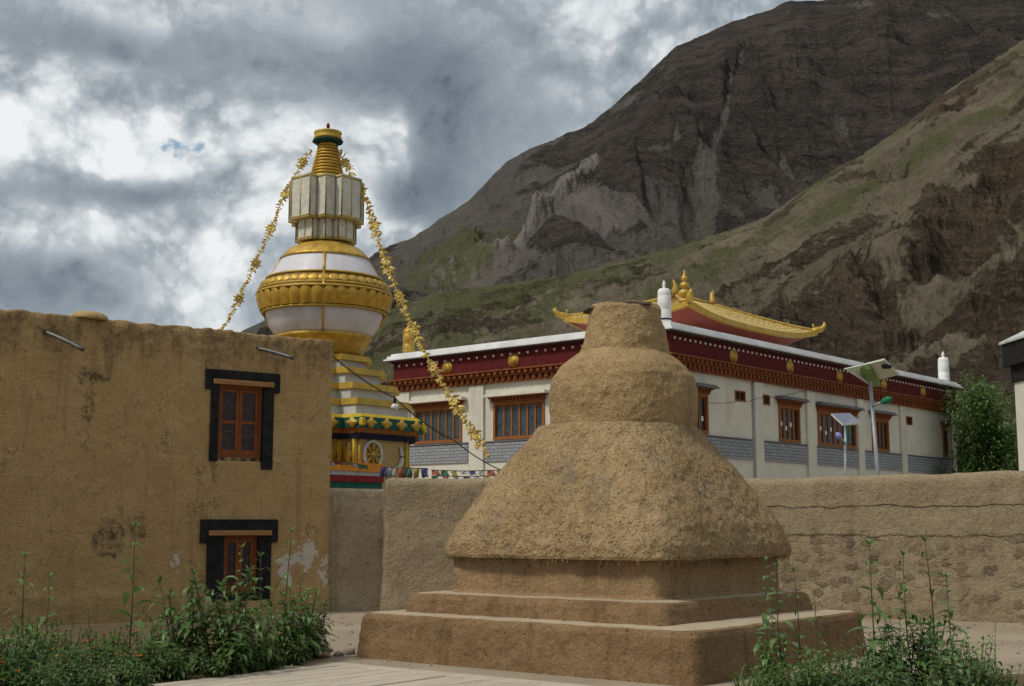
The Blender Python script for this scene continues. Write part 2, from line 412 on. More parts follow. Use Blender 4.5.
M = {}
M['house_mud'] = mud_mat('house mud plaster', (.385, .256, .112), (.445, .305, .143), (.205, .130, .060), streak=.5, bump=.6, lines=True,
                         chips=[(-.50, 1.12, .14, .26), (-.72, .98, .20, .12), (-1.0, .82, .16, .26), (-.56, .80, .05, .1), (-.12, .95, .06, .12), (-.2, .62, .07, .16), (-3.1, .98, .04, .17)],
                         blots=[(-4.28, 1.38, .26, .36), (-3.82, 1.55, .17, .20), (-4.66, 4.10, .28, .14), (-4.78, 3.42, .055, .07), (-4.72, 3.72, .04, .35), (-4.72, 3.1, .03, .3), (-2.12, 3.98, .02, .02), (-2.45, 2.5, .03, .25)])
M['stupa_mud'] = mud_mat('straw mud', (.295, .198, .095), (.365, .256, .132), (.145, .094, .046), streak=.3, bump=.9, bscale=22, coarse=.8)
M['thatch_mud'] = mud_mat('weathered straw mud', (.300, .204, .100), (.385, .272, .146), (.145, .094, .048), patina=.62, streak=.42, bump=1.0, bscale=34, coarse=.7)
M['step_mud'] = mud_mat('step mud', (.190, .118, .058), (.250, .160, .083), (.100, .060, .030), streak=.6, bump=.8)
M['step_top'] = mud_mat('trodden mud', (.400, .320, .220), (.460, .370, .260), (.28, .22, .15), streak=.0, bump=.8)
M['wall_mud'] = mud_mat('compound wall mud', (.262, .202, .125), (.312, .244, .156), (.148, .112, .068), streak=.4, bump=.9, stones=True, crack=1.92)
M['base_mud'] = mud_mat('base mud', (.265, .172, .088), (.325, .215, .115), (.135, .083, .042), streak=.6, bump=.8)
M['low_mud'] = mud_mat('low wall mud', (.385, .300, .192), (.440, .348, .228), (.210, .158, .100), streak=.4, bump=1.0, blots=[(-.35, .18, .5, .34)], bscale=14)
M['white_wall'] = mat('lime washed wall', (.62, .595, .50), (.56, .535, .45), 1.2, .85, bump=.15, bscale=60, grime=.28)
M['lime'] = mat('white lime', (.76, .76, .74), (.66, .66, .65), 2, .75, grime=.25)
M['coping'] = mat('white coping', (.74, .74, .73), (.62, .62, .62), 1.5, .6, grime=.15)
M['slate_grey'] = mat('grey hood', (.115, .115, .125), (.16, .155, .16), 3, .7)
M['frieze_red'] = mat('maroon frieze', (.115, .016, .016), (.085, .012, .013), 6, .85, bump=.5, bscale=60)
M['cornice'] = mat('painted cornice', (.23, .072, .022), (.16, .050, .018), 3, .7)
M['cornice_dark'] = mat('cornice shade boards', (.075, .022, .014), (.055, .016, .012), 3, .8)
M['wood'] = mat('varnished timber', (.29, .112, .032), (.21, .078, .024), 6, .65, stretch=(6, 6, .6))
M['wood_red'] = mat('red brown timber', (.25, .080, .024), (.17, .052, .018), 5, .7, stretch=(6, 6, .6))
M['lintel'] = mat('bare lintel', (.36, .19, .075), (.26, .13, .055), 5, .8, stretch=(.6, 6, 6))
M['black_paint'] = mat('black window surround', (.012, .012, .013), (.024, .023, .023), 7, .85, bump=.5, bscale=30)
M['stone_grey'] = None
M['gold'] = mat('gilt', (.56, .355, .055), (.38, .225, .03), 5, .50, .45, bump=.2, bscale=40, grime=.35)
def tile_gap_shade(g, co, col):
    sp = g.n('ShaderNodeSeparateXYZ'); g.l(co, sp.inputs[0])
    ge = g.n('ShaderNodeNewGeometry'); vt = g.n('ShaderNodeVectorTransform', vector_type='NORMAL', convert_from='WORLD', convert_to='OBJECT')
    g.l(ge.outputs['True Normal'], vt.inputs[0]); ns = g.n('ShaderNodeSeparateXYZ'); g.l(vt.outputs[0], ns.inputs[0])
    f = g.m('GREATER_THAN', g.m('ABSOLUTE', ns.outputs[0]), g.m('ABSOLUTE', ns.outputs[1]))
    t = g.m('ADD', g.m('MULTIPLY', sp.outputs[0], g.m('SUBTRACT', 1.0, f)), g.m('MULTIPLY', sp.outputs[1], f))
    k = g.m('FRACT', g.m('DIVIDE', t, .34))
    return g.mix(g.m('MULTIPLY', g.step(g.m('ABSOLUTE', g.m('SUBTRACT', k, .5)), .30, .42), .7), col, (.20, .12, .03))  # shade in the gaps between tile ribs, painted as dark stripes
M['gold_roof'] = mat('gilt roof', (.72, .52, .18), (.60, .41, .12), 2, .40, .7, extra=tile_gap_shade)
M['gold_paint'] = mat('yellow gilt paint', (.50, .33, .04), (.40, .25, .03), 4, .55, .2, bump=.1, grime=.25)
def carved(g, co, col):
    v = g.n('ShaderNodeTexVoronoi', feature='DISTANCE_TO_EDGE'); v.inputs['Scale'].default_value = 4.2
    w = g.noise(co, 5, 3, .5, 1.5); g.l(g.vm('ADD', co, g.vm('SCALE', w.outputs[1])), v.inputs['Vector']) 
    a = g.m('MULTIPLY', g.step(v.outputs['Distance'], .05, .09), g.step(v.outputs['Distance'], .17, .12))
    col = g.mix(g.m('MULTIPLY', a, .65), col, (.42, .40, .33))
    return g.mix(g.m('MULTIPLY', g.step(v.outputs['Distance'], .045, .01), .6), col, (.16, .08, .015))
M['carved_gold'] = mat('carved gilt panel', (.42, .27, .035), (.34, .20, .025), 5, .55, .15, bump=.4, bscale=14, extra=carved, grime=.3)
M['garland_gold'] = mat('pale gilt foil', (.52, .37, .085), (.38, .26, .05), 8, .5, .2)
M['frame_gold'] = mat('faded gilt frame', (.50, .41, .18), (.38, .30, .12), 8, .6, .1)
M['belt_groove_shade'] = mat('shaded groove gilt', (.20, .105, .012), (.14, .07, .01), 6, .6, .4)  # groove shade behind the belt petals, put into a darker gilt
M['belt_gold'] = mat('old gilt', (.56, .34, .045), (.42, .24, .026), 6, .45, .5, bump=.2, bscale=30, grime=.35)
M['yellow'] = mat('yellow paint', (.58, .42, .04), (.48, .32, .03), 4, .7)
M['stupa_white'] = mat('white painted plaster', (.58, .56, .59), (.52, .50, .54), 1.5, .45, bump=.05, grime=.3)
M['terrace_white'] = mat('white terrace', (.50, .51, .49), (.42, .43, .42), 2, .8, grime=.45)
M['harmika_white'] = mat('white panel', (.60, .585, .50), (.48, .475, .41), 6, .6, bump=.3, bscale=14, grime=.25)
M['green'] = mat('green paint', (.018, .115, .085), (.012, .08, .06), 6, .7)
M['dark_green'] = mat('dark green fringe', (.012, .050, .042), (.01, .035, .03), 6, .75)
M['navy'] = mat('navy paint', (.018, .02, .05), (.012, .014, .035), 6, .8)
M['brown_orange'] = mat('brown orange paint', (.30, .13, .035), (.22, .09, .028), 6, .75)
M['red_paint'] = mat('red paint', (.22, .022, .02), (.17, .017, .017), 5, .75)
M['roof_red'] = mat('red painted soffit', (.32, .085, .062), (.26, .066, .05), 3, .8)
M['orange_paint'] = mat('orange paint', (.62, .25, .03), (.52, .2, .03), 5, .75)
M['steel'] = mat('galvanised steel', (.34, .35, .36), (.28, .29, .30), 6, .5, .4)
M['pipe'] = mat('plastic pipe', (.10, .10, .105), (.05, .05, .052), 5, .4)
M['dark_metal'] = mat('black cable', (.02, .02, .02), (.03, .03, .03), 4, .6)
M['panel_back'] = mat('cream panel back', (.55, .58, .46), (.50, .53, .42), 2, .6)
M['panel_glass'] = mat('solar cells with sky sheen', (.26, .28, .38), (.22, .24, .34), 9, .25)  # pale blue base colour carries the sky's reflection on the panel
M['lamp_green'] = mat('green plastic', (.02, .17, .085), (.015, .12, .06), 4, .5)
M['lamp_blue'] = mat('blue lamp', (.20, .22, .50), (.14, .16, .40), 4, .4)
M['frame_green'] = mat('green frame', (.20, .28, .11), (.16, .23, .09), 4, .6)
M['trunk'] = mat('bark', (.16, .12, .085), (.10, .075, .055), 9, .9, bump=.6)
M['stem'] = mat('plant stem', (.085, .060, .035), (.06, .065, .03), 8, .7)
M['stone'] = mat('loose stone', (.26, .22, .17), (.16, .135, .11), 6, .9, bump=.5)
M['cap_stone'] = mat('cap slate', (.13, .105, .080), (.085, .070, .055), 8, .9, bump=.5)
M['soil'] = mat('bed soil', (.135, .092, .052), (.095, .065, .038), 5, .95, bump=.8)
M['bulb'] = mat('bulb glass', (.70, .72, .72), (.6, .62, .62), 4, .2)
M['turquoise'] = mat('curtain cloth', (.03, .22, .20), (.02, .16, .15), 3, .9)

def glass(name, c, rough=.12):
    m = mat(name, c, tuple(x * .6 for x in c), 3, rough, 0, spec=.3); return m
M['pane'] = glass('window glass', (.040, .020, .018), .2)
M['curtain'] = mat('pale curtain hem', (.30, .26, .24), (.2, .17, .16), 9, .8)
M['pane_blue'] = glass('window glass of hall', (.060, .075, .082), .3)

def leaf_mat(name, a, b, rough=.38):
    m = bpy.data.materials.new(name); m.use_nodes = True
    g = NT(m.node_tree)
    bs = g.n('ShaderNodeBsdfPrincipled'); out = g.n('ShaderNodeOutputMaterial')
    geo = g.n('ShaderNodeNewGeometry'); oi = g.n('ShaderNodeObjectInfo')
    col = g.mix(geo.outputs['Random Per Island'], a, b)
    col = g.mix(g.m('MULTIPLY', oi.outputs['Random'], .35), col, tuple(x * .7 for x in a))
    g.l(col, bs.inputs['Base Color']); bs.inputs['Roughness'].default_value = rough
    bs.inputs['Specular IOR Level'].default_value = .45
    tr = g.n('ShaderNodeBsdfTranslucent'); g.l(g.mix(.5, col, (.10, .14, .02)), tr.inputs[0])
    mx = g.n('ShaderNodeMixShader'); mx.inputs[0].default_value = .32
    g.l(bs.outputs[0], mx.inputs[1]); g.l(tr.outputs[0], mx.inputs[2]); g.l(mx.outputs[0], out.inputs[0])
    return m
M['leaf'] = leaf_mat('broad leaf', (.095, .180, .040), (.180, .310, .090))
M['leaf_dark'] = leaf_mat('dark leaf', (.068, .135, .032), (.135, .240, .066))
M['leaf_fine'] = leaf_mat('fine leaf', (.068, .140, .028), (.125, .220, .050), .6)
M['leaf_willow'] = leaf_mat('willow leaf', (.105, .195, .050), (.185, .305, .095), .5)
M['petal_orange'] = mat('orange petal', (.80, .26, .03), (.70, .18, .02), 30, .7)
M['petal_yellow'] = mat('yellow petal', (.85, .48, .02), (.75, .36, .02), 30, .7)

def brick_mat():
    m = bpy.data.materials.new('grey slate blocks'); m.use_nodes = True
    g = NT(m.node_tree)
    tc = g.n('ShaderNodeTexCoord'); co = tc.outputs['Object']
    bs = g.n('ShaderNodeBsdfPrincipled'); out = g.n('ShaderNodeOutputMaterial'); g.l(bs.outputs[0], out.inputs[0])
    br = g.n('ShaderNodeTexBrick'); br.inputs['Scale'].default_value = 1.0
    br.inputs['Color1'].default_value = (.25, .26, .28, 1); br.inputs['Color2'].default_value = (.33, .34, .36, 1); br.inputs['Mortar'].default_value = (.075, .08, .09, 1)
    br.inputs['Mortar Size'].default_value = .014; br.inputs['Brick Width'].default_value = .42; br.inputs['Row Height'].default_value = .125
    sp = g.n('ShaderNodeSeparateXYZ'); g.l(co, sp.inputs[0])
    cb = g.n('ShaderNodeCombineXYZ'); g.l(g.m('ADD', sp.outputs[0], sp.outputs[1]), cb.inputs[0]); g.l(sp.outputs[2], cb.inputs[1])
    g.l(cb.outputs[0], br.inputs['Vector'])
    nz = g.noise(co, 5, 5)
    g.l(g.mix(g.m('MULTIPLY', nz.outputs[0], .5), br.outputs['Color'], (.16, .16, .17)), bs.inputs['Base Color'])
    bs.inputs['Roughness'].default_value = .85
    return m
M['brick'] = brick_mat()

# ------------------------------------------------------------------ terrain
def mesh_np(name, P, mat_, attrs):
    nr, nc = P.shape[:2]
    me = bpy.data.meshes.new(name)
    idx = np.arange(nr * nc).reshape(nr, nc)
    q = np.stack([idx[:-1, :-1], idx[:-1, 1:], idx[1:, 1:], idx[1:, :-1]], -1).reshape(-1, 4)
    me.vertices.add(nr * nc); me.vertices.foreach_set('co', P.reshape(-1).astype(np.float32))
    me.loops.add(q.size); me.loops.foreach_set('vertex_index', q.reshape(-1).astype(np.int32))
    me.polygons.add(len(q)); me.polygons.foreach_set('loop_start', np.arange(0, q.size, 4, dtype=np.int32)); me.polygons.foreach_set('loop_total', np.full(len(q), 4, np.int32))
    me.polygons.foreach_set('use_smooth', np.ones(len(q), bool))
    for k, a in attrs.items():
        at_ = me.attributes.new(k, 'FLOAT', 'POINT'); at_.data.foreach_set('value', a.reshape(-1).astype(np.float32))
    me.materials.append(mat_)
    me.update(calc_edges=True)
    o = bpy.data.objects.new(name, me); C.objects.link(o)
    return o

def sm(x, a, b):
    t = np.clip((x - a) / (b - a), 0, 1); return t * t * (3 - 2 * t)
def segdist(X, Y, pts):
    best = np.full(X.shape, 1e9)
    for (x0, y0), (x1, y1) in zip(pts[:-1], pts[1:]):
        dx, dy = x1 - x0, y1 - y0; L = dx * dx + dy * dy
        t = np.clip(((X - x0) * dx + (Y - y0) * dy) / L, 0, 1)
        best = np.minimum(best, np.hypot(X - x0 - t * dx, Y - y0 - t * dy))
    return best
def inpoly(X, Y, pts):
    r = np.zeros(X.shape, bool); n = len(pts); j = n - 1
    for i in range(n):
        xi, yi = pts[i]; xj, yj = pts[j]
        c = ((yi > Y) != (yj > Y)) & (X < (xj - xi) * (Y - yi) / (yj - yi + 1e-9) + xi)
        r ^= c; j = i
    return r
def vslope(py):   # rise per unit of depth seen at image row py
    v = (343 - np.asarray(py, float)) / FOC
    return (math.sin(PITCH) + v * math.cos(PITCH)) / (math.cos(PITCH) - v * math.sin(PITCH))
def rowof(slope):
    # inverse of vslope
    s, c = math.sin(PITCH), math.cos(PITCH)
    v = (slope * c - s) / (c + slope * s)
    return 343 - v * FOC

def mountain_mat(name, rock, rock2, scree, scree2, grass, strata=.02, bdist=1.0, k=1.0):
    m = bpy.data.materials.new(name); m.use_nodes = True
    g = NT(m.node_tree)
    tc = g.n('ShaderNodeTexCoord'); co = tc.outputs['Object']
    bs = g.n('ShaderNodeBsdfPrincipled'); out = g.n('ShaderNodeOutputMaterial'); g.l(bs.outputs[0], out.inputs[0])
    bs.inputs['Roughness'].default_value = 1; bs.inputs['Specular IOR Level'].default_value = .05
    ar = g.n('ShaderNodeAttribute', attribute_name='rock').outputs['Fac']
    ag = g.n('ShaderNodeAttribute', attribute_name='grass').outputs['Fac']
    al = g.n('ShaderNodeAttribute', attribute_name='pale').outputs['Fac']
    nA = g.noise(co, .02 * k, 9, .65); nB = g.noise(co, .11 * k, 8, .7); nC = g.noise(co, .5 * k, 6, .75)
    sc = g.mix(g.step(nA.outputs[0], .35, .65), scree, scree2)
    sc = g.mix(g.m('MULTIPLY', g.step(nC.outputs[0], .52, .66), .6), sc, tuple(x * .45 for x in scree))
    sc = g.mix(g.m('MULTIPLY', g.step(nC.outputs[0], .46, .36), .4), sc, tuple(min(1, x * 1.35) for x in scree2))
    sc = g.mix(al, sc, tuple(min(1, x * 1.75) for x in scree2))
    bands = g.noise(g.mapping(co, (.004, .004, strata * 6), rot=(.10, .14, 0)), 1.0, 8, .7, .4)
    rk = g.mix(g.step(g.m('ADD', g.m('MULTIPLY', bands.outputs[0], .5), g.m('MULTIPLY', nA.outputs[0], .5)), .42, .58), rock, rock2)
    rk = g.mix(g.m('MULTIPLY', g.step(nB.outputs[0], .46, .7), .6), rk, tuple(x * .45 for x in rock))
    # crisp broken ledges across the rock, fine runs of debris down the scree
    spx = g.n('ShaderNodeSeparateXYZ'); g.l(co, spx.inputs[0])
    dipz = g.m('ADD', g.m('ADD', spx.outputs[2], g.m('MULTIPLY', spx.outputs[0], .30)), g.m('ADD', g.m('MULTIPLY', nA.outputs[0], 40 / k), g.m('MULTIPLY', nB.outputs[0], 9 / k)))
    led = g.m('FRACT', g.m('DIVIDE', dipz, 11.0 / k)); led2 = g.m('FRACT', g.m('DIVIDE', dipz, 4.1 / k))
    brk = g.step(g.noise(co, .05 * k, 7, .7).outputs[0], .46, .58)
    rk = g.mix(g.m('MULTIPLY', g.m('MULTIPLY', g.step(led, .55, .95), brk), .65), rk, tuple(x * .40 for x in rock))
    rk = g.mix(g.m('MULTIPLY', g.m('MULTIPLY', g.step(led2, .6, .9), g.step(nB.outputs[0], .45, .6)), .5), rk, tuple(x * 1.7 for x in rock2))
    rk = g.mix(g.m('MULTIPLY', g.step(nC.outputs[0], .54, .64), .6), rk, tuple(x * .35 for x in rock))
    rk = g.mix(g.m('MULTIPLY', g.step(nC.outputs[0], .42, .34), .5), rk, tuple(x * 1.6 for x in rock2))
    dbr = g.noise(g.mapping(co, (.16 * k, .02 * k, .02 * k), rot=(0, 0, .35)), 1.0, 7, .7)
    sc = g.mix(g.m('MULTIPLY', g.step(dbr.outputs[0], .50, .66), .6), sc, tuple(x * .62 for x in scree))
    f = g.step(g.m('ADD', ar, g.m('MULTIPLY', g.m('SUBTRACT', g.m('ADD', g.m('MULTIPLY', nB.outputs[0], .6), g.m('MULTIPLY', nC.outputs[0], .4)), .5), 1.5)), .36, .60)
    col = g.mix(f, sc, rk)
    tuft = g.noise(co, .35, 7, .75)
    gf = g.m('MULTIPLY', g.step(g.m('ADD', ag, g.m('MULTIPLY', g.m('SUBTRACT', tuft.outputs[0], .5), 1.1)), .38, .75), .85)
    col = g.mix(gf, col, grass)
    dv = g.n('ShaderNodeTexVoronoi', feature='F1'); dv.inputs['Scale'].default_value = .13 * k; g.l(co, dv.inputs['Vector'])
    dc = g.n('ShaderNodeSeparateColor'); g.l(dv.outputs['Color'], dc.inputs[0])
    shrub = g.m('MULTIPLY', g.m('MULTIPLY', g.step(dv.outputs['Distance'], .22, .12), g.m('GREATER_THAN', dc.outputs[0], .55)), g.m('SUBTRACT', 1.0, f))
    col = g.mix(g.m('MULTIPLY', shrub, .7), col, (.038, .045, .024))
    g.l(col, bs.inputs['Base Color'])
    h = g.m('ADD', g.m('MULTIPLY', nB.outputs[0], 5.0), g.m('ADD', g.m('MULTIPLY', nC.outputs[0], 1.2), g.m('MULTIPLY', g.m('MULTIPLY', bands.outputs[0], f), 4)))
    b = g.n('ShaderNodeBump', i_Strength=.9, i_Distance=bdist); g.l(h, b.inputs['Height']); g.l(b.outputs[0], bs.inputs['Normal'])
    return m

def terrain(name, crest, d_foot, d_crest, x0, x1, nx, nt, shape, paint, material):
    cols = np.concatenate([np.linspace(x0, 328, 100), np.linspace(330, 1060, nx), np.linspace(1063, x1, 110)]); t = np.concatenate([np.linspace(0, 1, nt), 1 + np.linspace(.02, .5, 12)])
    cx, cy = zip(*crest)
    py = np.interp(cols, cx, cy)
    U = (cols - 512) / FOC / math.cos(PITCH)          # azimuth of each column
    # columns are true vertical planes through the viewpoint; their depth grows up the slope
    D = np.interp(cols, *zip(*d_crest))
    F = np.interp(cols, *zip(*d_foot))
    T, CX = np.meshgrid(t, cols, indexing='ij')
    Dp = F + (D - F) * T
    X = U * Dp
    zc = EYE + vslope(py + 1.6 * fbm(cols / 14, 0 * cols, D[0], 5, .6)) * D
    Z, attrs = shape(T, CX, X, Dp, np.broadcast_to(zc, T.shape), paint)
    P = np.stack([X, Dp, Z], -1)
    o = mesh_np(name, P, material, attrs)
    tag(o, kind='structure')
    return o

REAR = [(-420, 470), (-100, 420), (120, 372), (225, 340), (262, 322), (330, 285), (380, 251), (412, 236), (443, 214), (470, 196), (506, 160), (530, 146), (560, 136), (587, 126), (615, 106), (644, 82), (660, 66), (682, 47), (705, 38), (732, 25), (760, 18), (782, 12), (795, 4), (808, 2), (830, 1), (848, -2), (900, -30), (1024, -75), (1200, -95), (1500, -60)]
NEAR = [(-420, 470), (0, 430), (250, 375), (340, 335), (380, 314), (437, 292), (506, 284), (545, 278), (587, 270), (620, 262), (650, 255), (680, 247), (713, 236), (740, 228), (770, 217), (795, 200), (820, 182), (846, 166), (870, 155), (895, 138), (914, 126), (950, 97), (984, 75), (1024, 50), (1120, -5), (1250, -60), (1500, -100)]

def rmf(x, y, z, o=7, lac=2.13, gain=1.9, H=.92):
    """ridged multifractal: crisp crests, smooth hollows"""
    res, w, f = 0, 1.0, 1.0
    for i in range(o):
        sg = (1 - 1.55 * np.abs(perlin(x, y, z))); sg = np.clip(sg, 0, 1) ** 2 * w
        w = np.clip(sg * gain, 0, 1); res = res + sg * f ** -H
        x, y, z = x * lac + 5.3, y * lac + 2.9, z * lac + 7.1; f *= lac
    return res
def soft(X, Y, pts, r):
    acc = 0
    for k in range(14):
        a = k * 2.4; q = r * math.sqrt((k + .5) / 14)
        acc = acc + inpoly(X + q * math.cos(a), Y + q * math.sin(a), pts)
    return acc / 14.0

def rear_shape(T, CX, X, Y, zc, paint):
    prof = np.where(T <= 1, T ** 1.12, 1 - .55 * (T - 1))
    Z0 = zc * prof
    py = rowof((Z0 - EYE) / Y)
    wx, wy = X + 34 * fbm(X / 140, Y / 140, .7, 4), Y + 34 * fbm(X / 140, Y / 140, 4.7, 4)
    wob = 13 * fbm(X / 60, Y / 60, 3.3, 5, .6)
    # gullies run down and to the left from the crest
    p, q = wx * .94 + wy * .34, -wx * .34 + wy * .94
    m1 = rmf(p / 185, q / 420, .3, 8); m2 = rmf(p / 62 + 9, q / 120, 2.3, 7)
    fan = soft(CX + wob * .7, py + wob * .7, [(594, 190), (545, 222), (500, 252), (440, 285), (520, 300), (640, 268), (668, 246), (640, 222), (616, 204)], 9)
    sl = soft(CX + wob, py + wob, [(360, 330), (400, 282), (470, 238), (540, 205), (590, 190), (560, 218), (500, 256), (440, 300), (360, 350)], 10)
    out = soft(CX + wob * 1.2, py + wob * 1.2, [(518, 268), (535, 246), (560, 236), (574, 244), (600, 262), (606, 272), (560, 278)], 7)
    out2 = soft(CX + wob * .8, py + wob * .8, [(578, 204), (600, 196), (636, 208), (656, 232), (626, 226), (596, 216)], 6)
    dch = segdist(CX + wob * .5, py, [(757, 75), (742, 105), (728, 140), (712, 165), (704, 195), (702, 235), (700, 300)])
    chute = sm(dch, 7 + sm(py, 130, 240) * 22, 1 + sm(py, 130, 240) * 5)
    d2 = segdist(CX + wob * .7, py + wob * .5, [(655, 115), (672, 140), (680, 165)]); chute2 = sm(d2, 9, 1)
    d3 = segdist(CX + wob * .7, py + wob * .5, [(830, 40), (815, 75), (850, 130)]); d4 = segdist(CX + wob * .7, py, [(775, 95), (782, 130), (800, 170)])
    chute2 = np.maximum(chute2, .8 * np.maximum(sm(d3, 16, 2), sm(d4, 9, 1)))
    rock = .14 + .62 * (m2 - .75) + .50 * (m1 - .8) + .30 * fbm(X / 45, Y / 70, 5.1, 5, .6)
    rock += .26 * sm(py, 225, 120) + .16 * sm(CX, 600, 760) * sm(py, 260, 180)
    rock -= .30 * sm(py, 150, 240) * sm(CX, 760, 640)
    rock = np.clip(rock - .8 * fan - .40 * sl - .75 * chute - .40 * chute2 + 1.1 * out + .9 * out2, 0, 1)
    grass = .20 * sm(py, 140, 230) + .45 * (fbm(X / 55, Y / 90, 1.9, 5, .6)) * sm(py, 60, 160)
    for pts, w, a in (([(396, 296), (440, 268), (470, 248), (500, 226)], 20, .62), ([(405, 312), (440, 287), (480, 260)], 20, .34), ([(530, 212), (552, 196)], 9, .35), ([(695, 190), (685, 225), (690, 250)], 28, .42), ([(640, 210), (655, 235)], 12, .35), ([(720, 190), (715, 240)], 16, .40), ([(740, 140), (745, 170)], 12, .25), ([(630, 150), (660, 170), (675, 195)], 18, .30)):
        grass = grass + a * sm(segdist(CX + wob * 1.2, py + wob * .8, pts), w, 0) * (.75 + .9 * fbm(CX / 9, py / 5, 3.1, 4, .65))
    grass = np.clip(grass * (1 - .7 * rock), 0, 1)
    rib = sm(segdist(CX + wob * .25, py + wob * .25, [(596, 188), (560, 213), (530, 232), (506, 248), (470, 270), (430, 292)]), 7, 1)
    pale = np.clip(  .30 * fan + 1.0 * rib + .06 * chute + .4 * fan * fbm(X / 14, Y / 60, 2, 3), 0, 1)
    env = np.clip(T * 4, 0, 1) * np.where(T <= 1, np.clip((1.0 - T) * 3.2, .07, 1), .3) * np.clip(zc / 260, .12, 1)
    calm = 1 - .8 * np.clip(fan + chute + .5 * chute2, 0, 1)
    Z = Z0 + env * (46 * (m1 - .85) * (1 - .6 * fan) + 13 * (m2 - .8) * calm - 4 * chute - 2.5 * chute2 + 10 * out + 7 * out2 + 9 * rib)
    dip = Z + .30 * X - .05 * Y + 9 * fbm(X / 90, Y / 90, 6, 4)
    for st, k in ((21.0, .16), (7.5, .26)):
        ph = dip / st; fr = ph - np.floor(ph)
        Z = Z + np.clip(rock * 1.2, 0, 1) * calm * env * k * st * (sm(fr, .25, .75) - fr)
    Z = Z + env * (2.6 * fbm(X / 9, Y / 9, 4, 5, .62) * (.35 + rock) + 1.0 * fbm(X / 30, Y / 30, 1, 3))
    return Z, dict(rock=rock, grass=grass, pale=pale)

def near_shape(T, CX, X, Y, zc, paint):
    prof = np.where(T <= 1, .15 * T + .85 * T ** 1.08, 1 - .6 * (T - 1))
    Z0 = zc * prof
    py = rowof((Z0 - EYE) / Y)
    wob = 11 * fbm(X / 16, Y / 16, 1.3, 5, .6)
    crest = np.interp(CX, *zip(*NEAR))
    below = py - crest                                  # rows under the skyline
    wx, wy = X + 8 * fbm(X / 30, Y / 30, .7, 4), Y + 8 * fbm(X / 30, Y / 30, 4.7, 4)
    p, q = wx * .84 - wy * .54, wx * .54 + wy * .84     # gullies slant down to the left
    m1 = rmf(p / 34, q / 120, 3.3, 7); m2 = rmf(p / 11 + 3, q / 30, 8.3, 6)
    band2 = segdist(CX + wob, py + wob * .7, [(600, 330), (640, 312), (720, 270), (800, 230), (896, 176), (1024, 100), (1100, 55)])
    line = 262 - .62 * (CX - 800)
    cliff = sm((py - line) + wob * 2.5, 0, 90) * sm(CX + wob, 640, 800)
    dark = 0
    for pts, w, a in (([(1024, 185), (985, 215), (955, 240), (930, 262)], 24, .9), ([(1024, 280), (960, 330), (920, 350)], 34, .8), ([(850, 175), (880, 168), (905, 172)], 13, .8), ([(770, 222), (785, 216)], 10, .7), ([(1024, 60), (985, 85), (930, 118)], 12, .9), ([(700, 330), (760, 320), (800, 300)], 16, .5), ([(860, 270), (880, 300), (900, 330)], 18, .5), ([(985, 350), (1010, 365)], 26, .8)):
        dark = np.maximum(dark, a * sm(segdist(CX + wob * 1.3, py + wob * 1.3, pts), w, w * .25))
    rock = .13 + .42 * (m2 - .8) + .35 * fbm(X / 16, Y / 26, 9.1, 5, .6) + .22 * cliff + .75 * dark
    rock = np.clip(rock - .25 * sm(band2, 24, 6), 0, 1)
    grass = .62 * sm(band2, 15, 1) + .34 * sm(below + wob * .6, 26, 3) + .28 * sm(CX, 700, 520) * (1 - cliff) + .60 * fbm(X / 12, Y / 16, 6, 6, .7) + .20
    grass = grass + .25 * sm(segdist(CX + wob, py + wob, [(430, 310), (520, 300), (620, 275), (700, 250)]), 16, 2)
    grass = np.clip(grass * (1 - .8 * cliff) * (1 - dark) , 0, 1)
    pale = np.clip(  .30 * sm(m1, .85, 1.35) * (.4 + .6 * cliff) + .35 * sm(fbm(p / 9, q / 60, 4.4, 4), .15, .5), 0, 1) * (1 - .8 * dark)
    env = np.clip(T * 7, 0, 1) * np.where(T <= 1, np.clip((1.0 - T) * 6, .06, 1), .5)
    hol = -5.5 * dark * sm(below, 6, 20)
    Z = Z0 + env * ((2.0 + 4.6 * cliff) * (m1 - .85) + (.9 + 1.3 * cliff) * (m2 - .8) + hol + (.7 + 1.2 * rock) * fbm(X / 4, Y / 4, 2, 5, .62) + .35 * fbm(X / 1.4, Y / 1.4, 2, 3))
    dip = Z - .12 * X + .06 * Y + 2.5 * fbm(X / 20, Y / 20, 0, 4)
    for st, k in ((4.6, .22), (1.7, .34)):
        ph = dip / st; fr = ph - np.floor(ph)
        Z = Z + np.clip(rock * 1.3, 0, 1) * env * k * st * (sm(fr, .25, .75) - fr)
    return Z, dict(rock=rock, grass=grass, pale=pale)

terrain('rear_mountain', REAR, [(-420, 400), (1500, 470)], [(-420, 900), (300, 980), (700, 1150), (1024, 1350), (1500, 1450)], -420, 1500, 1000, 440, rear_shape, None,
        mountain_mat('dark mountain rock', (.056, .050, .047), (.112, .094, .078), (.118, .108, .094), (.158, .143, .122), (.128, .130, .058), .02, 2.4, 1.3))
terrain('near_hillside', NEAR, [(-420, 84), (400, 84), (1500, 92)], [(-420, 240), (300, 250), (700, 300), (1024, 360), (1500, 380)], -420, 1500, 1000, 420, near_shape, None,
        mountain_mat('brown hillside in cloud shade', (.064, .047, .033), (.120, .090, .062), (.122, .100, .070), (.162, .134, .094), (.088, .094, .040), .05, .5, 3.2))  # rock colours lowered to stand for cloud shadow on the hill

